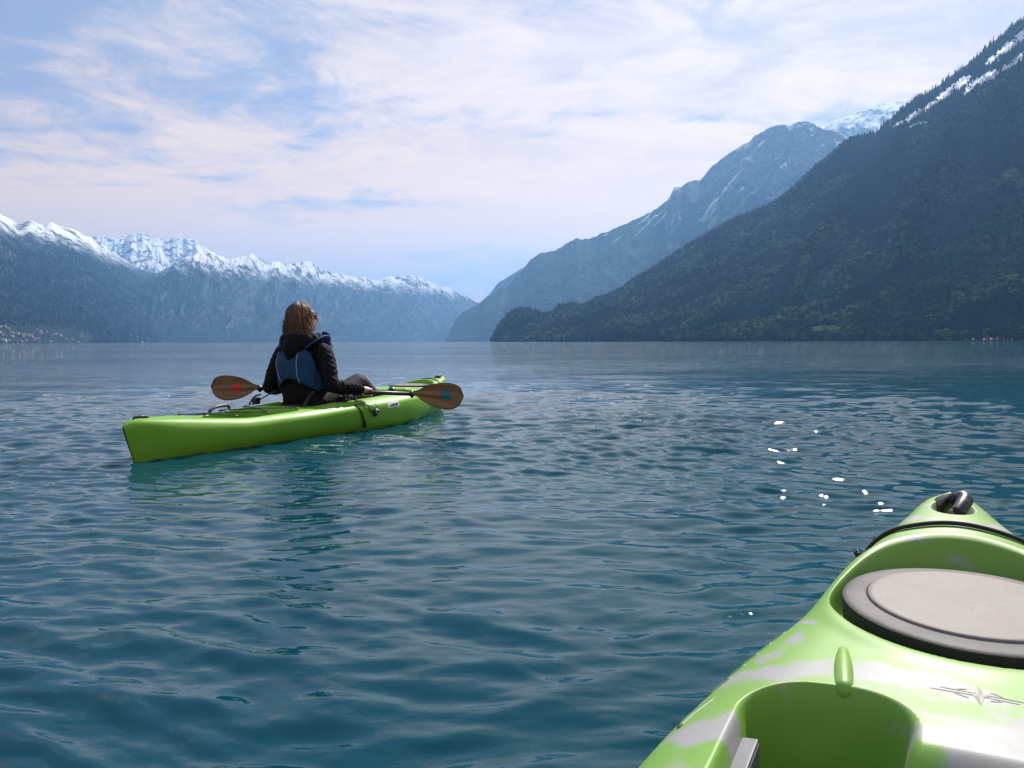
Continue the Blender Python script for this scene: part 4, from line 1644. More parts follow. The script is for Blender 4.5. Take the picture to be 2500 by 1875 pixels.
G = []
for j in range(rows_):
    for i in range(cols_):
        u, v = (i / (cols_ - 1) - 0.5) * PW, (j / (rows_ - 1) - 0.5) * PH
        if (i in (0, cols_ - 1)) and (j in (0, rows_ - 1)):
            u *= 0.93
        G.append(plate.verts.new(plate_pt(u, v, 0.002)))
for j in range(rows_ - 1):
    for i in range(cols_ - 1):
        plate.faces.new((G[j * cols_ + i], G[j * cols_ + i + 1], G[(j + 1) * cols_ + i + 1], G[(j + 1) * cols_ + i]))
pl = far_obj('name_sticker', plate, M['white_label'])
tc = bpy.data.curves.new('sticker_lettering', 'FONT')
tc.body = 'Islander'
tc.size = 0.046
tc.shear = 0.25
tc.align_x = 'CENTER'
tc.align_y = 'CENTER'
tc.offset = 0.0012
tc.extrude = 0.0004
to = bpy.data.objects.new('tmp_text', tc)
C.objects.link(to)
dg = bpy.context.evaluated_depsgraph_get()
tm = bpy.data.meshes.new_from_object(to.evaluated_get(dg))
bpy.data.objects.remove(to)
tb = bmesh.new()
tb.from_mesh(tm)
for v in tb.verts:
    v.co = plate_pt(v.co.x, v.co.y, 0.0032 + v.co.z)
far_obj('sticker_lettering', tb, M['dark_print'], pl, smooth=False)

# loose strap and brace pouch hanging from the seat over the side
def screen_strap(name, pts, rad, off, parent=None, flat=0.35, mat=None):
    q = []
    for a, b in pts:
        h, nn = hullpt(a, b, off)
        if h is None:
            h = at(a, b, 6.0)
        q.append(h)
    bm = bmesh.new()
    add_tube(bm, spline(q, 24), rad, 8, flat=flat)
    return far_obj(name, bm, mat or M['black_webbing'], parent)


st = screen_strap('side_strap', [(868, 989), (876, 996), (882, 1008), (887, 1022), (890, 1034), (890, 1041)], 0.010, 0.007)
screen_strap('strap_buckle', [(886, 1024), (890, 1032), (891, 1040), (889, 1042), (886, 1038), (885, 1028)], 0.004, 0.012, st, 1.0, M['black_plastic'])
st2 = screen_strap('seat_strap', [(866, 990), (880, 988), (893, 992), (902, 1001), (910, 1006)], 0.008, 0.012)
screen_strap('seat_strap', [(884, 986), (897, 986), (910, 988), (920, 995), (922, 1002)], 0.005, 0.014)
h1, n1 = hullpt(914, 1003, 0.02)
bm = bmesh.new()
ax = n1.cross(Vector((0, 0, 1))).normalized()
rotm = Matrix((ax, n1, ax.cross(n1))).transposed()
add_ball(bm, h1, 0.034, (1.25, 0.55, 0.72), 2, rotm)
add_ball(bm, h1 + Vector((0, 0, -0.022)) + ax * 0.01, 0.024, (1.1, 0.5, 0.9), 2, rotm)
pouch = far_obj('cord_reel', bm, M['black_plastic'])
bm = bmesh.new()
cc = h1 + n1 * 0.016
ring = [cc + ax * (0.027 * math.cos(a)) + ax.cross(n1) * (0.013 * math.sin(a)) for a in np.linspace(0, 6.283, 20, endpoint=False)]
add_tube(bm, ring, 0.004, 6, closed=True)
far_obj('reel_ring', bm, M['piping'], pouch)

# seat back pad with its straps behind the paddler
bm = bmesh.new()
for s in (-1, 1):
    add_tube(bm, spline([KF(-0.62, s * 0.235, 0.235), KF(-0.52, s * 0.20, 0.29), KF(-0.42, s * 0.17, 0.33)], 10), 0.012, 8, flat=0.3)
far_obj('seat_strap', bm, M['black_webbing'])
bm = bmesh.new()
add_box(bm, KF(-0.60, -0.215, 0.262), (0.06, 0.03, 0.05), Matrix.Rotation(HF, 3, 'Z'), 0.008)
add_tube(bm, spline([KF(-0.66, -0.23, 0.235), KF(-0.62, -0.22, 0.29), KF(-0.57, -0.20, 0.31)], 8), 0.007, 6)
far_obj('seat_buckle', bm, M['black_plastic'])
bm = bmesh.new()
add_box(bm, KF(-0.40, 0.0, 0.165), (0.04, 0.30, 0.12), Matrix.Rotation(HF, 3, 'Z'), 0.02)
far_obj('seat_back', bm, M['black_webbing'])
bm = bmesh.new()
add_tube(bm, spline([KF(-0.80, -0.29, 0.222), KF(-0.84, -0.285, 0.244), KF(-0.96, -0.275, 0.240), KF(-1.02, -0.27, 0.215)], 16), 0.011, 8)
far_obj('side_handle', bm, M['black_rubber'])

# ------------------------------------------------------------------ the paddle
def paddle():
    a, b = at(522, 944, 6.50), at(1134, 967, 6.05)
    cen = (a + b) / 2
    ex = (b - a).normalized()                 # along the shaft
    view = (cen - Vector((0, 0, EYE))).normalized()
    ez = Vector((0, 0, 1)) - ex * ex.z
    ez.normalize()
    ey = ez.cross(ex).normalized()
    half = (b - a).length / 2
    mtx = Matrix((ex, ey, ez)).transposed().to_4x4()
    mtx.translation = cen
    root = empty('paddle', label='wooden-bladed kayak paddle held across the lap of the woman', category='paddle')
    root.matrix_world = mtx
    LB = 0.415
    bm = bmesh.new()
    add_tube(bm, [(-half + LB - 0.02, 0, 0), (half - LB + 0.02, 0, 0)], 0.0150, 16)
    bm_obj('shaft', bm, M['black_plastic'], root)
    for s, tilt, wid in ((-1, 0.02, 0.205), (1, -0.02, 0.198)):
        # blade outline, asymmetric like the photo: x from neck (0) to tip (1)
        top = [(0.0, 0.018), (0.06, 0.022), (0.18, 0.045), (0.35, 0.078), (0.55, 0.097), (0.75, 0.102), (0.88, 0.092), (0.96, 0.068), (1.0, 0.025)]
        bot = [(0.0, -0.018), (0.06, -0.022), (0.18, -0.050), (0.35, -0.084), (0.55, -0.102), (0.72, -0.103), (0.85, -0.085), (0.94, -0.055), (1.0, -0.005)]
        nx, nz = 44, 18
        V_, F_ = [], []
        ue = np.linspace(0, 1, 200)

        def smc(p):
            y = np.interp(ue, [q[0] for q in p], [q[1] for q in p])
            k = np.ones(15) / 15
            return np.convolve(np.pad(y, 7, mode='edge'), k, 'valid')
        tt_, bb_ = smc(top), smc(bot)
        for side in (1, -1):
            for i in range(nx):
                u = 1 - (1 - i / (nx - 1)) ** 1.5
                endc = math.sqrt(max(0.0, 1 - max(0.0, (u - 0.93) / 0.07) ** 2)) if u > 0.93 else 1
                zt_ = float(np.interp(u, ue, tt_))
                zb_ = float(np.interp(u, ue, bb_))
                mid = (zt_ + zb_) / 2
                zt_, zb_ = mid + (zt_ - mid) * max(endc, 0.12), mid + (zb_ - mid) * max(endc, 0.12)
                for j in range(nz):
                    v = j / (nz - 1)
                    z = zb_ + (zt_ - zb_) * v
                    prof = 1 - (2 * v - 1) ** 2
                    rib = math.exp(-((z - mid * 0.4) / 0.016) ** 2) * (1 - u) ** 0.8 * 0.012
                    th_ = 0.0022 + 0.0025 * prof ** 0.5 + rib
                    curve_ = -0.025 * u * u - 0.012 * (2 * v - 1) ** 2
                    V_.append((s * (half - LB + LB * u), curve_ + side * th_, z + s * tilt * (u - 0.5)))
        nn = nx * nz
        for i in range(nx - 1):
            for j in range(nz - 1):
                q = (i * nz + j, i * nz + j + 1, (i + 1) * nz + j + 1, (i + 1) * nz + j)
                F_.append(q)
                F_.append(tuple(nn + k for k in reversed(q)))
        for i in range(nx - 1):
            for j in (0, nz - 1):
                F_.append((i * nz + j, (i + 1) * nz + j, nn + (i + 1) * nz + j, nn + i * nz + j))
        for j in range(nz - 1):
            F_.append(((nx - 1) * nz + j, (nx - 1) * nz + j + 1, nn + (nx - 1) * nz + j + 1, nn + (nx - 1) * nz + j))
        bm = bmesh.new()
        add_raw(bm, V_, F_)
        bmesh.ops.recalc_face_normals(bm, faces=list(bm.faces))
        blade = bm_obj('blade', bm, M['wood'], root)
        # dark edging round the blade
        loop = []
        for i in range(4, nx):
            loop.append(Vector(V_[i * nz]) * 0.5 + Vector(V_[nn + i * nz]) * 0.5)
        for j in range(1, nz):
            loop.append(Vector(V_[(nx - 1) * nz + j]) * 0.5 + Vector(V_[nn + (nx - 1) * nz + j]) * 0.5)
        for i in range(nx - 2, 3, -1):
            loop.append(Vector(V_[i * nz + nz - 1]) * 0.5 + Vector(V_[nn + i * nz + nz - 1]) * 0.5)
        bm = bmesh.new()
        add_tube(bm, loop, 0.0032, 6)
        bm_obj('blade_edge', bm, M['edge_brown'], blade)
        # sticker on the face turned to the lens (-y side faces the viewer)
        bm = bmesh.new()
        xs_ = half - LB + LB * (0.475 if s < 0 else 0.66)

        def face_y(x, z):
            u = (abs(x) - (half - LB)) / LB
            zz_t, zz_b = float(np.interp(u, ue, tt_)), float(np.interp(u, ue, bb_))
            v = (z - zz_b) / (zz_t - zz_b)
            mid = (zz_t + zz_b) / 2
            th_ = 0.0022 + 0.0025 * max(0, 1 - (2 * v - 1) ** 2) ** 0.5 + math.exp(-((z - mid * 0.4) / 0.016) ** 2) * (1 - u) ** 0.8 * 0.012
            return -0.025 * u * u - 0.012 * (2 * v - 1) ** 2, th_
        vdir = -1 if (mtx.to_3x3().inverted() @ (Vector((0, 0, EYE)) - cen)).y < 0 else 1
        n_ = 24
        rings = []
        zc_ = -0.002 if s < 0 else 0.004
        for k_ in range(5):
            row = []
            for i in range(n_):
                a_ = 2 * math.pi * i / n_
                if s < 0:
                    ca, sa = math.cos(a_), math.sin(a_)
                    m_ = max(abs(ca), abs(sa))
                    rx, rz = 0.038 * ca / m_ * (0.92 + 0.08 * m_), 0.036 * sa / m_ * (0.92 + 0.08 * m_)
                else:
                    rx, rz = 0.039 * math.cos(a_), 0.042 * math.sin(a_)
                x = s * xs_ + rx * k_ / 4
                z = zc_ + rz * k_ / 4
                cy_, th_ = face_y(x, z)
                row.append(bm.verts.new((x, cy_ + vdir * (th_ + 0.0028), z)))
            rings.append(row)
        for k_ in range(0, 4):
            for i in range(n_):
                bm.faces.new((rings[k_][i], rings[k_][(i + 1) % n_], rings[k_ + 1][(i + 1) % n_], rings[k_ + 1][i]))
        bmesh.ops.remove_doubles(bm, verts=bm.verts, dist=1e-5)
        bm_obj('sticker', bm, M['red_sticker'] if s < 0 else M['teal_sticker'], blade,
               label='square red sticker' if s < 0 else 'round teal sticker')
        if s < 0:   # dark scribbled marks on and above the red sticker
            bm = bmesh.new()
            for pts in ([(0.006, 0.022), (0.006, 0.004), (0.001, -0.004), (-0.004, -0.018)], [(-0.012, 0.004), (-0.012, -0.016), (0.012, -0.018)],
                        [(0.004, 0.054), (0.005, 0.046)], [(0.016, 0.056), (0.018, 0.046)], [(-0.010, 0.042), (-0.010, 0.028), (0.000, 0.024)]):
                q = []
                for dx, dz in pts:
                    x, z = s * xs_ + dx, zc_ + dz
                    cy_, th_ = face_y(x, z)
                    q.append((x, cy_ + vdir * (th_ + 0.0036), z))
                add_tube(bm, q, 0.0014, 5)
            bm_obj('sticker_mark', bm, M['dark_print'], blade)
        else:
            bm = bmesh.new()
            for pts in ([(-0.047, 0.034), (-0.047, -0.040)], [(-0.047, -0.040), (-0.052, -0.046)], [(-0.03, -0.045), (0.02, -0.047)]):
                q = []
                for dx, dz in pts:
                    x, z = s * xs_ + dx, zc_ + dz
                    cy_, th_ = face_y(x, z)
                    q.append((x, cy_ + vdir * (th_ + 0.0030), z))
                add_tube(bm, q, 0.0010, 5)
            bm_obj('sticker_mark', bm, M['dark_print'], blade)
        # drip ring
        bm = bmesh.new()
        x = s * (half - LB - 0.012)
        add_tube(bm, [(x - 0.022, 0, 0), (x - 0.012, 0, 0), (x - 0.008, 0, 0), (x + 0.002, 0, 0), (x + 0.006, 0, 0), (x + 0.016, 0, 0)],
                 [0.018, 0.019, 0.030, 0.031, 0.020, 0.018], 20)
        bm_obj('drip_ring', bm, M['black_rubber'], root)
    return root, cen, ex, ez, ey, half


M['edge_brown'] = principled('edge_brown', (0.07, 0.03, 0.015), 0.5)
pad, PC, PX, PZ, PY, PHALF = paddle()


def on_shaft(px):
    """point of the shaft at a photo column"""
    best = min(np.linspace(-PHALF, PHALF, 800), key=lambda t: abs((PC + PX * t).x / (PC + PX * t).y * FPX + 1250 - px))
    return PC + PX * float(best)


# ------------------------------------------------------------------ the paddler
def loft(bm, secs, seg=28, cap=True):
    """secs: (centre, half width along rdir, half depth along fdir, roll vec)"""
    rings = []
    for c, a, b in secs:
        c = Vector(c)
        rings.append([bm.verts.new(c + rdir * (a * math.cos(2 * math.pi * i / seg)) + fdir * (b * math.sin(2 * math.pi * i / seg))) for i in range(seg)])
    for r0, r1 in zip(rings[:-1], rings[1:]):
        for i in range(seg):
            bm.faces.new((r0[i], r0[(i + 1) % seg], r1[(i + 1) % seg], r1[i]))
    if cap:
        bm.faces.new(rings[0][::-1])
        bm.faces.new(rings[-1])


def limb(bm, pts, rad, n=18, seg=14):
    P_ = spline(pts, n)
    rr_ = [float(np.interp(i / (n - 1), np.linspace(0, 1, len(rad)), rad)) for i in range(n)]
    add_tube(bm, P_, rr_, seg)
    add_ball(bm, P_[0], rr_[0], sub=2)
    add_ball(bm, P_[-1], rr_[-1], sub=2)


HIP_R, HIP_L = KF(-0.20, 0.10, 0.20), KF(-0.20, -0.12, 0.20)
KNEE_R, KNEE_L = KF(0.21, 0.155, 0.372), KF(0.22, -0.16, 0.33)
ANK_R, ANK_L = KF(0.60, 0.17, 0.155), KF(0.60, -0.17, 0.15)
NECK = at(744, 838, 6.08)
SH_R, SH_L = at(790, 864, 6.00), at(693, 864, 6.15)
EL_R, EL_L = at(807, 940, 5.90), at(660, 944, 6.13)
HAND_R = on_shaft(896)
HAND_L = on_shaft(694)
WR_R = HAND_R + (EL_R - HAND_R).normalized() * 0.075 + Vector((0, 0, 0.012))
WR_L = HAND_L + (EL_L - HAND_L).normalized() * 0.075
HEADC = at(740, 777, 6.09)

FACE_AZ = math.radians(70)
fx = Vector((math.sin(FACE_AZ), math.cos(FACE_AZ), 0.12)).normalized()    # where she looks
fr = fx.cross(Vector((0, 0, 1))).normalized()                             # her right ... to starboard of the gaze
fu = fr.cross(fx).normalized()


def HP(f, r, u):
    return HEADC + fx * f + fr * r + fu * u


person = empty('person', label='woman with brown hair, sunglasses and blue life vest sitting in the far kayak', category='person')
person.location = KF(-0.22, 0, 0.13)
pinv = Matrix.Translation(person.location).inverted()


def p_obj(name, geo, mat, parent=None, smooth=True, **props):
    if isinstance(geo, bmesh.types.BMesh):
        me = bpy.data.meshes.new(name)
        geo.to_mesh(me)
        geo.free()
        for p in me.polygons:
            p.use_smooth = smooth
    else:
        me = geo
    me.transform(pinv)
    me.materials.clear()
    return link(name, me, mat, parent or person, **props)


# body: one fused skin surface (head with a face, neck, torso, arms, hands, legs)
bm = bmesh.new()
secs_body = [(KF(-0.24, -0.02, 0.14), 0.15, 0.10), (KF(-0.25, -0.02, 0.22), 0.165, 0.11), (KF(-0.28, -0.02, 0.34), 0.13, 0.09),
             (KF(-0.29, -0.03, 0.46), 0.14, 0.095), (KF(-0.27, -0.03, 0.58), 0.15, 0.095), (NECK + Vector((0, 0, -0.045)), 0.09, 0.065),
             (NECK + Vector((0, 0, 0.02)), 0.055, 0.055)]
loft(bm, secs_body)
limb(bm, [NECK + Vector((0, 0, -0.06)), NECK + Vector((0, 0, 0.06)), HP(-0.01, 0, -0.05)], [0.056, 0.05, 0.05])
# head
add_ball(bm, HP(-0.012, 0, 0.022), 0.092, (1, 1, 1), 3)
add_ball(bm, HP(0.030, 0, -0.035), 0.070, (1, 1, 1), 3)
add_ball(bm, HP(0.052, 0, -0.078), 0.036, (1, 1, 1), 2)                       # chin
for s in (-1, 1):
    add_ball(bm, HP(0.052, s * 0.034, -0.020), 0.030, sub=2)                    # cheeks
    add_ball(bm, HP(0.066, s * 0.031, 0.034), 0.022, sub=2)                    # brow
    add_ball(bm, HP(0.078, s * 0.031, 0.010), 0.014, sub=2)                    # eye under the glasses
    add_ball(bm, HP(-0.004, s * 0.084, -0.004), 0.022, (1, 1, 1.4), 2)         # ear
add_tube(bm, [HP(0.086, 0, 0.020), HP(0.100, 0, -0.002), HP(0.112, 0, -0.020)], [0.010, 0.012, 0.014], 10)
add_ball(bm, HP(0.106, 0, -0.022), 0.0135, sub=2)                             # nose tip
for s in (-1, 1):
    add_ball(bm, HP(0.100, s * 0.010, -0.025), 0.010, sub=2)
add_ball(bm, HP(0.090, 0, -0.045), 0.016, (1, 1, 0.5), 2, Matrix((fx, fr, fu)).transposed())   # lips
add_ball(bm, HP(0.087, 0, -0.053), 0.015, (1, 1, 0.5), 2, Matrix((fx, fr, fu)).transposed())
# arms
for sh, el, wr in ((SH_R, EL_R, WR_R), (SH_L, EL_L, WR_L)):
    limb(bm, [sh, (sh + el) / 2, el], [0.048, 0.042, 0.036])
    limb(bm, [el, (el + wr) / 2, wr], [0.036, 0.032, 0.024])


def hand(bm, wr, hc, s):
    """palm over the shaft, fingers curled round it, thumb from the side"""
    d = (hc - wr).normalized()
    ax = PX.copy() if PX.dot(rdir) > 0 else -PX
    along = ax                                   # finger bases are spread along the shaft
    upv = Vector((0, 0, 1))
    back = (upv - along * upv.dot(along)).normalized()
    fwd = along.cross(back).normalized()
    if fwd.dot(fdir) < 0:
        fwd = -fwd
    palm = hc + back * 0.024 - fwd * 0.012
    rot = Matrix((along, fwd, back)).transposed()
    add_ball(bm, palm, 0.040, (1.0, 0.95, 0.42), 3, rot)
    limb(bm, [wr, (wr + palm) / 2, palm], [0.026, 0.026, 0.024], 8, 10)
    for k in range(4):
        o_ = (k - 1.5) * 0.0195
        ln = [0.92, 1.0, 0.97, 0.80][k]
        pts = [palm + along * o_ * 0.9 + fwd * 0.012, hc + along * o_ + back * 0.024 + fwd * 0.014 * ln,
               hc + along * o_ + back * 0.004 + fwd * 0.029 * ln, hc + along * o_ - back * 0.020 + fwd * 0.020,
               hc + along * o_ - back * 0.026 - fwd * 0.004 * ln]
        limb(bm, pts, [0.0100, 0.0098, 0.0090, 0.0082, 0.0072], 14, 8)
    o_ = -s * 0.040
    pts = [palm + along * o_ * 0.7 - fwd * 0.006, hc + along * o_ * 1.1 + back * 0.012 - fwd * 0.022, hc + along * o_ * 0.8 - back * 0.012 - fwd * 0.024,
           hc + along * o_ * 0.5 - back * 0.026 - fwd * 0.010]
    limb(bm, pts, [0.0125, 0.0115, 0.0100, 0.0085], 12, 8)


hand(bm, WR_R, HAND_R, 1)
hand(bm, WR_L, HAND_L, -1)
for h, k, a in ((HIP_R, KNEE_R, ANK_R), (HIP_L, KNEE_L, ANK_L)):
    limb(bm, [h, (h + k) / 2, k], [0.082, 0.070, 0.050])
    limb(bm, [k, (k + a) / 2 - fdir * 0.01, a], [0.050, 0.050, 0.033])
    limb(bm, [a, a + fdir * 0.05 + Vector((0, 0, 0.02)), a + fdir * 0.12 + Vector((0, 0, 0.07))], [0.034, 0.036, 0.026], 8, 10)
p_obj('body', remesh(bm, 0.0045, 2), M['skin'])

# leggings
for h, k, a in ((HIP_R, KNEE_R, ANK_R), (HIP_L, KNEE_L, ANK_L)):
    bm = bmesh.new()
    lower = a + (k - a) * 0.14
    limb(bm, [h, (h + k) / 2 + Vector((0, 0, -0.005)), k], [0.105, 0.092, 0.073], 24, 20)
    limb(bm, [k, (k + lower) / 2 - fdir * 0.014 - Vector((0, 0, 0.008)), lower], [0.073, 0.066, 0.045], 24, 20)
    me = remesh(bm, 0.008, 3)
    n_ = len(me.vertices)
    co = np.zeros(n_ * 3, np.float32)
    me.vertices.foreach_get('co', co)
    no = np.zeros(n_ * 3, np.float32)
    me.vertices.foreach_get('normal', no)
    co, no = co.reshape(-1, 3), no.reshape(-1, 3)
    wr_ = (ridged(co[:, 0] * 9 + co[:, 2] * 14, co[:, 1] * 9 - co[:, 2] * 9, 3, 5) - 0.5) * 0.007
    co += no * wr_[:, None]
    me.vertices.foreach_set('co', co.ravel())
    p_obj('legging', me, M['leggings'])

# shoes: black with open straps, toes up against the braces
for a in (ANK_R, ANK_L):
    bm = bmesh.new()
    heel = a + Vector((0, 0, -0.03)) - fdir * 0.01
    toe = a + fdir * 0.105 + Vector((0, 0, 0.115))
    limb(bm, [heel, (heel + toe) / 2 + fdir * 0.012, toe], [0.036, 0.042, 0.036], 16, 16)
    limb(bm, [a + Vector((0, 0, 0.01)), a + fdir * 0.03 + Vector((0, 0, 0.02))], [0.046, 0.042], 8, 16)
    sh = p_obj('shoe', remesh(bm, 0.006, 2), M['black_rubber'])
    bm = bmesh.new()
    sd_ = (toe - heel).normalized()
    q = sd_.cross(rdir).normalized()
    for t in (0.3, 0.5, 0.7):
        c = heel.lerp(toe, t) + fdir * 0.008
        ring = [c + rdir * (0.044 * math.cos(x)) + q * (0.046 * math.sin(x)) for x in np.linspace(0, 6.283, 16, endpoint=False)]
        add_tube(bm, ring, 0.0045, 6, closed=True)
    p_obj('shoe_strap', bm, M['piping'] if False else M['black_webbing'], sh)

# quilted jacket
bm = bmesh.new()
secs = [(KF(-0.23, -0.015, 0.150), 0.185, 0.135), (KF(-0.235, -0.01, 0.20), 0.215, 0.155), (KF(-0.25, -0.02, 0.27), 0.205, 0.150), (KF(-0.275, -0.03, 0.36), 0.172, 0.130),
        (KF(-0.285, -0.035, 0.46), 0.168, 0.128), (KF(-0.275, -0.04, 0.55), 0.180, 0.125), (KF(-0.265, -0.04, 0.62), 0.175, 0.110),
        (NECK + Vector((0, 0, -0.055)), 0.150, 0.095), (NECK + Vector((0, 0, -0.01)), 0.110, 0.080), (NECK + Vector((0, 0, 0.05)), 0.075, 0.075)]
loft(bm, secs)
for sh, el, wr, s in ((SH_R, EL_R, WR_R, 1), (SH_L, EL_L, WR_L, -1)):
    inner = sh - rdir * s * 0.05 + Vector((0, 0, 0.01))
    limb(bm, [inner, sh, sh.lerp(el, 0.5) + rdir * s * 0.012, el], [0.070, 0.074, 0.066, 0.060], 26, 22)
    limb(bm, [el, el.lerp(wr, 0.5) - Vector((0, 0, 0.006)), wr - (wr - el).normalized() * 0.01], [0.060, 0.052, 0.037], 24, 20)
# gathered hem spilling over the hip to starboard
limb(bm, [KF(-0.30, 0.12, 0.215), KF(-0.16, 0.20, 0.235), KF(0.00, 0.215, 0.235), KF(0.06, 0.19, 0.23)], [0.07, 0.075, 0.055, 0.035], 16, 16)
limb(bm, [KF(-0.12, 0.10, 0.25), KF(0.05, 0.14, 0.27)], [0.09, 0.06], 10, 16)
me = remesh(bm, 0.0065, 4)
n_ = len(me.vertices)
co = np.zeros(n_ * 3, np.float32)
me.vertices.foreach_get('co', co)
no = np.zeros(n_ * 3, np.float32)
me.vertices.foreach_get('normal', no)
co, no = co.reshape(-1, 3), no.reshape(-1, 3)


def seg_dist(co, a, b):
    a, b = np.array(a), np.array(b)
    d = b - a
    t = np.clip(((co - a) @ d) / (d @ d), 0, 1)
    return np.linalg.norm(co - a - t[:, None] * d, axis=1), t


disp = (ridged(co[:, 0] * 8, co[:, 2] * 10 + co[:, 1] * 6, 4, 3) - 0.5) * 0.014
for sh, el, wr in ((SH_R, EL_R, WR_R), (SH_L, EL_L, WR_L)):
    dU, tU = seg_dist(co, sh - (el - sh) * 0.35, el)
    dL, tL = seg_dist(co, el, wr)
    up_mask = sstep(0.135, 0.085, dU) * sstep(0.95, 0.75, tU)
    lo_mask = sstep(0.10, 0.07, dL) * sstep(0.02, 0.15, tL)
    axis = np.array((el - sh).normalized())
    u = co @ axis
    side_ = np.array(rdir)
    ang = np.arctan2((co - np.array(sh)) @ np.array(fdir), (co - np.array(sh)) @ side_)
    A_ = u * 72 + ang * 5.0
    B_ = u * 72 - ang * 5.0
    quilt = np.abs(np.sin(A_)) ** 0.6 * np.abs(np.sin(B_)) ** 0.6
    disp = disp * (1 - up_mask) + up_mask * (quilt * 0.0065 - 0.003 + disp * 0.35)
    ax2 = np.array((wr - el).normalized())
    folds = np.sin((co @ ax2) * 130 + 7.0 * fbm(co[:, 0] * 14, co[:, 2] * 14 + co[:, 1] * 9, 3, 8)) * 0.0045 * (0.4 + 1.2 * fbm(co[:, 0] * 9, co[:, 2] * 9, 2, 9))
    disp = disp + lo_mask * folds
co += no * disp[:, None]
me.vertices.foreach_set('co', co.astype(np.float32).ravel())
jacket = p_obj('jacket', me, M['jacket'])

# hood lying on the back, a thick soft roll
bm = bmesh.new()
hc = NECK + Vector((0, 0, 0.030)) - rdir * 0.012
ring = []
for a, rr_, zz_, tk in [(0, 0.120, 0.000, 0.038), (40, 0.128, 0.004, 0.044), (85, 0.135, -0.004, 0.050), (120, 0.138, -0.015, 0.058), (150, 0.140, -0.028, 0.064),
                        (180, 0.140, -0.035, 0.066), (210, 0.138, -0.026, 0.064), (240, 0.135, -0.012, 0.058), (275, 0.132, -0.002, 0.050), (320, 0.122, 0.004, 0.040)]:
    an = math.radians(a)
    ring.append((hc + fdir * (math.cos(an) * rr_ * 0.80) + rdir * (math.sin(an) * rr_) + Vector((0, 0, zz_)), tk))
for i in range(len(ring)):
    p, tk = ring[i]
    q, tk2 = ring[(i + 1) % len(ring)]
    add_tube(bm, [p, (p + q) / 2, q], [tk, (tk + tk2) / 2, tk2], 14)
    add_ball(bm, p, tk, sub=2)
limb(bm, [hc - fdir * 0.115 + Vector((0, 0, -0.04)), hc - fdir * 0.135 + Vector((0, 0, -0.09)), hc - fdir * 0.140 + Vector((0, 0, -0.160))], [0.085, 0.072, 0.034], 12, 16)
for s in (-1, 1):
    limb(bm, [hc - fdir * 0.10 + rdir * s * 0.05 + Vector((0, 0, -0.04)), hc - fdir * 0.13 + rdir * s * 0.035 + Vector((0, 0, -0.095))], [0.062, 0.034], 8, 14)
me = remesh(bm, 0.006, 5)
n_ = len(me.vertices)
co = np.zeros(n_ * 3, np.float32)
me.vertices.foreach_get('co', co)
no = np.zeros(n_ * 3, np.float32)
me.vertices.foreach_get('normal', no)
co, no = co.reshape(-1, 3), no.reshape(-1, 3)
ang = np.arctan2((co - np.array(hc)) @ np.array(fdir), (co - np.array(hc)) @ np.array(rdir))
crk = np.sin(ang * 17 + 2.5 * fbm(co[:, 2] * 25, ang * 3, 3, 2)) * 0.0045 * sstep(-0.04, 0.03, co[:, 2] - hc.z) + (ridged(co[:, 0] * 14, co[:, 2] * 14, 4, 6) - 0.5) * 0.009
co += no * crk[:, None]
me.vertices.foreach_set('co', co.astype(np.float32).ravel())
p_obj('hood', me, M['jacket'], jacket)

# life vest: shell panels round the torso
TORSO_Z = [0.30, 0.36, 0.46, 0.55, 0.62, 0.68]
TORSO_C = [KF(-0.262, -0.025, 0.30), KF(-0.275, -0.03, 0.36), KF(-0.285, -0.035, 0.46), KF(-0.275, -0.04, 0.55), KF(-0.265, -0.04, 0.62), KF(-0.262, -0.04, 0.68)]
TORSO_A = [0.192, 0.175, 0.170, 0.182, 0.172, 0.135]
TORSO_B = [0.143, 0.134, 0.132, 0.130, 0.112, 0.095]


def torso_pt(phi, z, off):
    """phi = 0 straight back, + towards starboard"""
    cx_ = np.interp(z, TORSO_Z, [c.x for c in TORSO_C])
    cy_ = np.interp(z, TORSO_Z, [c.y for c in TORSO_C])
    a = np.interp(z, TORSO_Z, TORSO_A) + off
    b = np.interp(z, TORSO_Z, TORSO_B) + off
    return Vector((cx_, cy_, z)) + rdir * (a * math.sin(phi)) - fdir * (b * math.cos(phi))


def panel(name, phis, zlo, zhi, off, thick, mat, nu=40, nv=30, puff=0.006, parent=None):
    bm = bmesh.new()
    layers = []
    for lay in (0, 1):
        g = []
        for i in range(nu):
            u = i / (nu - 1)
            phi = phis[0] + (phis[1] - phis[0]) * u
            lo_, hi_ = zlo(u), zhi(u)
            row = []
            for j in range(nv):
                v = j / (nv - 1)
                edge = min(1.0, min(u, 1 - u) * 9) ** 0.5 * min(1.0, min(v, 1 - v) * 9) ** 0.5
                o_ = off + (thick * (0.35 + 0.65 * edge) + puff * math.sin(math.pi * u) * math.sin(math.pi * v) if lay else 0)
                row.append(bm.verts.new(torso_pt(phi, lo_ + (hi_ - lo_) * v, o_)))
            g.append(row)
        layers.append(g)
    for g, flip in ((layers[0], True), (layers[1], False)):
        for i in range(nu - 1):
            for j in range(nv - 1):
                q = (g[i][j], g[i + 1][j], g[i + 1][j + 1], g[i][j + 1])
                bm.faces.new(q[::-1] if flip else q)
    a, b = layers
    for i in range(nu - 1):
        bm.faces.new((a[i][0], a[i + 1][0], b[i + 1][0], b[i][0]))
        bm.faces.new((a[i][-1], b[i][-1], b[i + 1][-1], a[i + 1][-1]))
    for j in range(nv - 1):
        bm.faces.new((a[0][j], b[0][j], b[0][j + 1], a[0][j + 1]))
        bm.faces.new((a[-1][j], a[-1][j + 1], b[-1][j + 1], b[-1][j]))
    bmesh.ops.recalc_face_normals(bm, faces=list(bm.faces))
    return p_obj(name, bm, mat, parent)


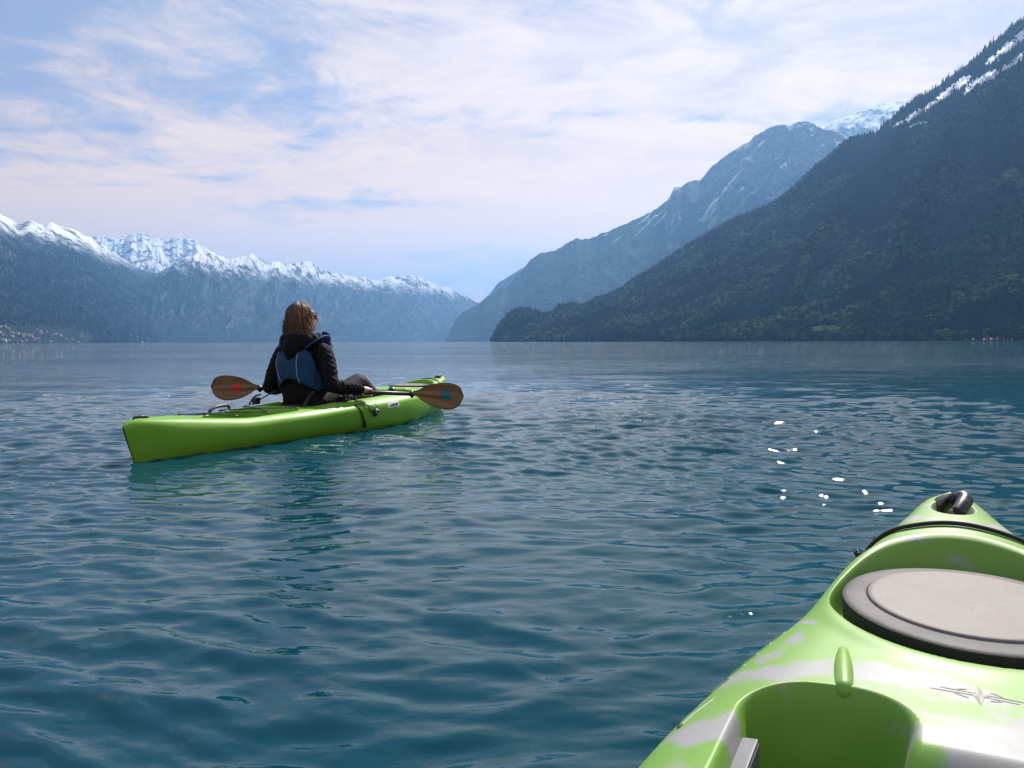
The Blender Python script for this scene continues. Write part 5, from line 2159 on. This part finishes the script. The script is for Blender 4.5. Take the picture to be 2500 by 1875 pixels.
# back panel: hem arches up in the middle, side lobes reach down
vb = panel('life_vest', (-1.20, 1.20),
           lambda u: 0.372 + 0.050 * math.exp(-((u - 0.5) / 0.24) ** 2) - 0.045 * (2 * u - 1) ** 2,
           lambda u: 0.690 - 0.20 * abs(2 * u - 1) ** 2.6, 0.016, 0.014, M['vest_blue'], 60, 40)
# side wings under the arms
for s in (-1, 1):
    panel('vest_side_panel', (s * 1.16, s * 1.85), lambda u: 0.335 + 0.02 * u, lambda u: 0.485 - 0.02 * math.sin(u * 3), 0.018, 0.012, M['vest_blue'], 20, 16, parent=vb)
# front foam panels
for s in (-1, 1):
    panel('vest_front_panel', (s * 1.80, s * 3.02), lambda u: 0.34, lambda u: 0.60 + 0.07 * u, 0.020, 0.030, M['vest_navy'], 24, 20, parent=vb)
# shoulder straps from the back panel over the shoulders
for s in (-1, 1):
    bm = bmesh.new()
    sh0 = NECK + rdir * s * 0.115
    pts = [torso_pt(s * 0.62, 0.655, 0.03), NECK + rdir * s * 0.150 - fdir * 0.070 + Vector((0, 0, 0.015)), NECK + rdir * s * 0.160 + fdir * 0.01 + Vector((0, 0, 0.045)),
           NECK + rdir * s * 0.135 + fdir * 0.105 + Vector((0, 0, 0.030)), torso_pt(s * 2.55, 0.62, 0.055), torso_pt(s * 2.6, 0.55, 0.055)]
    add_tube(bm, spline(pts, 30), 0.030, 12, flat=0.33)
    stp = p_obj('shoulder_strap', bm, M['vest_navy'], vb)
    bm = bmesh.new()
    bp = NECK + rdir * s * 0.140 + fdir * 0.085 + Vector((0, 0, 0.070))
    add_box(bm, bp, (0.055, 0.045, 0.022), Matrix.Rotation(HF, 3, 'Z') @ Matrix.Rotation(0.5, 3, 'Y'), 0.006)
    p_obj('strap_buckle', bm, M['vest_navy'], stp)
    bm = bmesh.new()
    q = bp + fdir * 0.012 - Vector((0, 0, 0.06)) + rdir * s * 0.02
    add_tube(bm, spline([q, q + rdir * s * 0.025 - Vector((0, 0, 0.02)), q + rdir * s * 0.022 - Vector((0, 0, 0.055))], 8), 0.006, 6, flat=0.4)
    p_obj('strap_end', bm, M['black_webbing'], stp)
# piping lines on the back panel
for k, (ph0, ph1) in enumerate(((-0.80, -0.42), (0.30, 0.42))):
    bm = bmesh.new()
    pts = []
    for i in range(16):
        t = i / 15
        z = 0.66 - 0.27 * t
        ph = ph0 + (ph1 - ph0) * t ** 2.2
        if k == 0:
            z = 0.63 - 0.235 * t
        pts.append(torso_pt(ph, z, 0.0345 + 0.004 * math.sin(math.pi * t)))
    add_tube(bm, pts, 0.0028, 6)
    p_obj('vest_piping', bm, M['piping'], vb)

# hair: scalp cap with strands falling to the collar
rh = random.Random(21)
strands_v, strands_f, strands_a = [], [], []
RX = Matrix((fx, fr, fu)).transposed()


def scalp(th, ph, k=1.0):
    """th from the crown down, ph round the head, 0 = face"""
    d = Vector((math.sin(th) * math.cos(ph), math.sin(th) * math.sin(ph), math.cos(th)))
    return HP(-0.012 + d.x * 0.110 * k, d.y * 0.104 * k, 0.018 + d.z * 0.106 * k)


bm = bmesh.new()
nth, nph = 20, 48
g = []
for i in range(nth):
    row = []
    for j in range(nph):
        ph = 2 * math.pi * j / nph
        pd = abs((ph + math.pi) % (2 * math.pi) - math.pi)        # 0 in front
        thmax = np.interp(pd, [0, 0.6, 1.1, 1.6, math.pi], [0.62, 0.78, 1.35, 1.9, 2.2])
        row.append(bm.verts.new(scalp(0.001 + thmax * i / (nth - 1), ph, 0.985)))
    g.append(row)
for i in range(nth - 1):
    for j in range(nph):
        bm.faces.new((g[i][j], g[i][(j + 1) % nph], g[i + 1][(j + 1) % nph], g[i + 1][j]))
capme = bpy.data.meshes.new('hair')
bm.to_mesh(capme)
bm.free()
cv = [Vector(v.co) for v in capme.vertices]
cf = [tuple(p.vertices) for p in capme.polygons]
strands_v += cv
strands_f += cf
strands_a += [0.15] * len(cv)
col_r, col_f = Vector(rdir), Vector(fdir)
for n in range(1500):
    ph = rh.uniform(-math.pi, math.pi)
    if abs(ph) < 1.0:
        continue
    th0 = rh.uniform(0.05, 0.9)
    part = 0.25
    lift = rh.uniform(0.99, 1.10)
    pts = []
    thm = 1.62 if abs(ph) > 1.2 else 1.4
    for i in range(7):
        t = i / 6
        pts.append(scalp(th0 + (thm - th0) * t, ph + 0.22 * math.sin(3 * t + n) * (0.5 if abs(ph) > 1 else 0.15), lift + 0.02 * t))
    last = pts[-1]
    out = Vector((last.x - HEADC.x, last.y - HEADC.y, 0)).normalized()
    drop = rh.uniform(0.070, 0.165) + (0.02 if abs(ph) < 1.6 else 0)
    inw = rh.uniform(-0.030, 0.012)
    sway = fr * rh.uniform(-0.010, 0.010) + fx * rh.uniform(-0.012, 0.016)
    if abs(ph) < 1.75:                                             # locks by the face swing forward to the chin
        sway += fx * rh.uniform(0.006, 0.030)
    for i in range(1, 7):
        t = i / 6
        pts.append(last - Vector((0, 0, drop * t)) - out * inw * t * t + sway * t * t + out * 0.012 * math.sin(t * 4 + n))
    w0 = rh.uniform(0.0020, 0.0042)
    rad = [w0 * (1 - 0.75 * (i / 12) ** 3) for i in range(13)]
    if rh.random() < 0.04:                                         # a few flyaway hairs on the windward side
        pts = [p + out * 0.012 * max(0, (i - 4)) / 5 * rh.uniform(1.0, 2.6) for i, p in enumerate(pts)]
        rad = [r_ * 0.4 for r_ in rad]
    V_, F_ = tube_np(pts, rad, 5, caps=False, flat=0.5)
    b = len(strands_v)
    strands_v += V_
    strands_f += [tuple(b + i for i in f) for f in F_]
    tone = (rh.random() ** 1.6) * 1.15 * (0.35 + 0.65 * float(sstep(2.9, 1.3, np.array(abs(ph)))))  # random strand tone, painted lighter towards the face side to imitate sunlight
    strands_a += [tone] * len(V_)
hm = bpy.data.meshes.new('hair')
hm.from_pydata([tuple(v) for v in strands_v], [], strands_f)
for p in hm.polygons:
    p.use_smooth = True
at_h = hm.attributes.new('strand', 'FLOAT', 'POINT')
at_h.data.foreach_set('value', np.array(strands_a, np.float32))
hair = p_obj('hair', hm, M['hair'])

# sunglasses
bm = bmesh.new()
for s in (-1, 1):
    n_ = 20
    rim = []
    for lay, dd in ((0, 0.0), (1, 0.004)):
        rr_ = []
        for i in range(n_):
            a = 2 * math.pi * i / n_
            cu, su = math.cos(a), math.sin(a)
            rr_.append(bm.verts.new(HP(0.100 + dd - 0.010 * abs(s * 0.033 + 0.029 * cu) * 10 * 0.35, s * 0.033 + 0.030 * math.copysign(abs(cu) ** 0.8, cu), 0.010 + 0.025 * math.copysign(abs(su) ** 0.8, su))))
        rim.append(rr_)
    bm.faces.new(rim[1])
    bm.faces.new(rim[0][::-1])
    for i in range(n_):
        bm.faces.new((rim[0][i], rim[0][(i + 1) % n_], rim[1][(i + 1) % n_], rim[1][i]))
gl = p_obj('sunglasses', bm, M['lens'], smooth=False)
bm = bmesh.new()
add_tube(bm, [HP(0.100, -0.008, 0.016), HP(0.103, 0, 0.018), HP(0.100, 0.008, 0.016)], 0.0025, 6)
for s in (-1, 1):
    add_tube(bm, spline([HP(0.088, s * 0.064, 0.020), HP(0.070, s * 0.088, 0.018), HP(0.02, s * 0.096, 0.012), HP(-0.01, s * 0.094, 0.004)], 12), 0.0035, 6, flat=0.6)
p_obj('glasses_frame', bm, M['black_plastic'], gl)
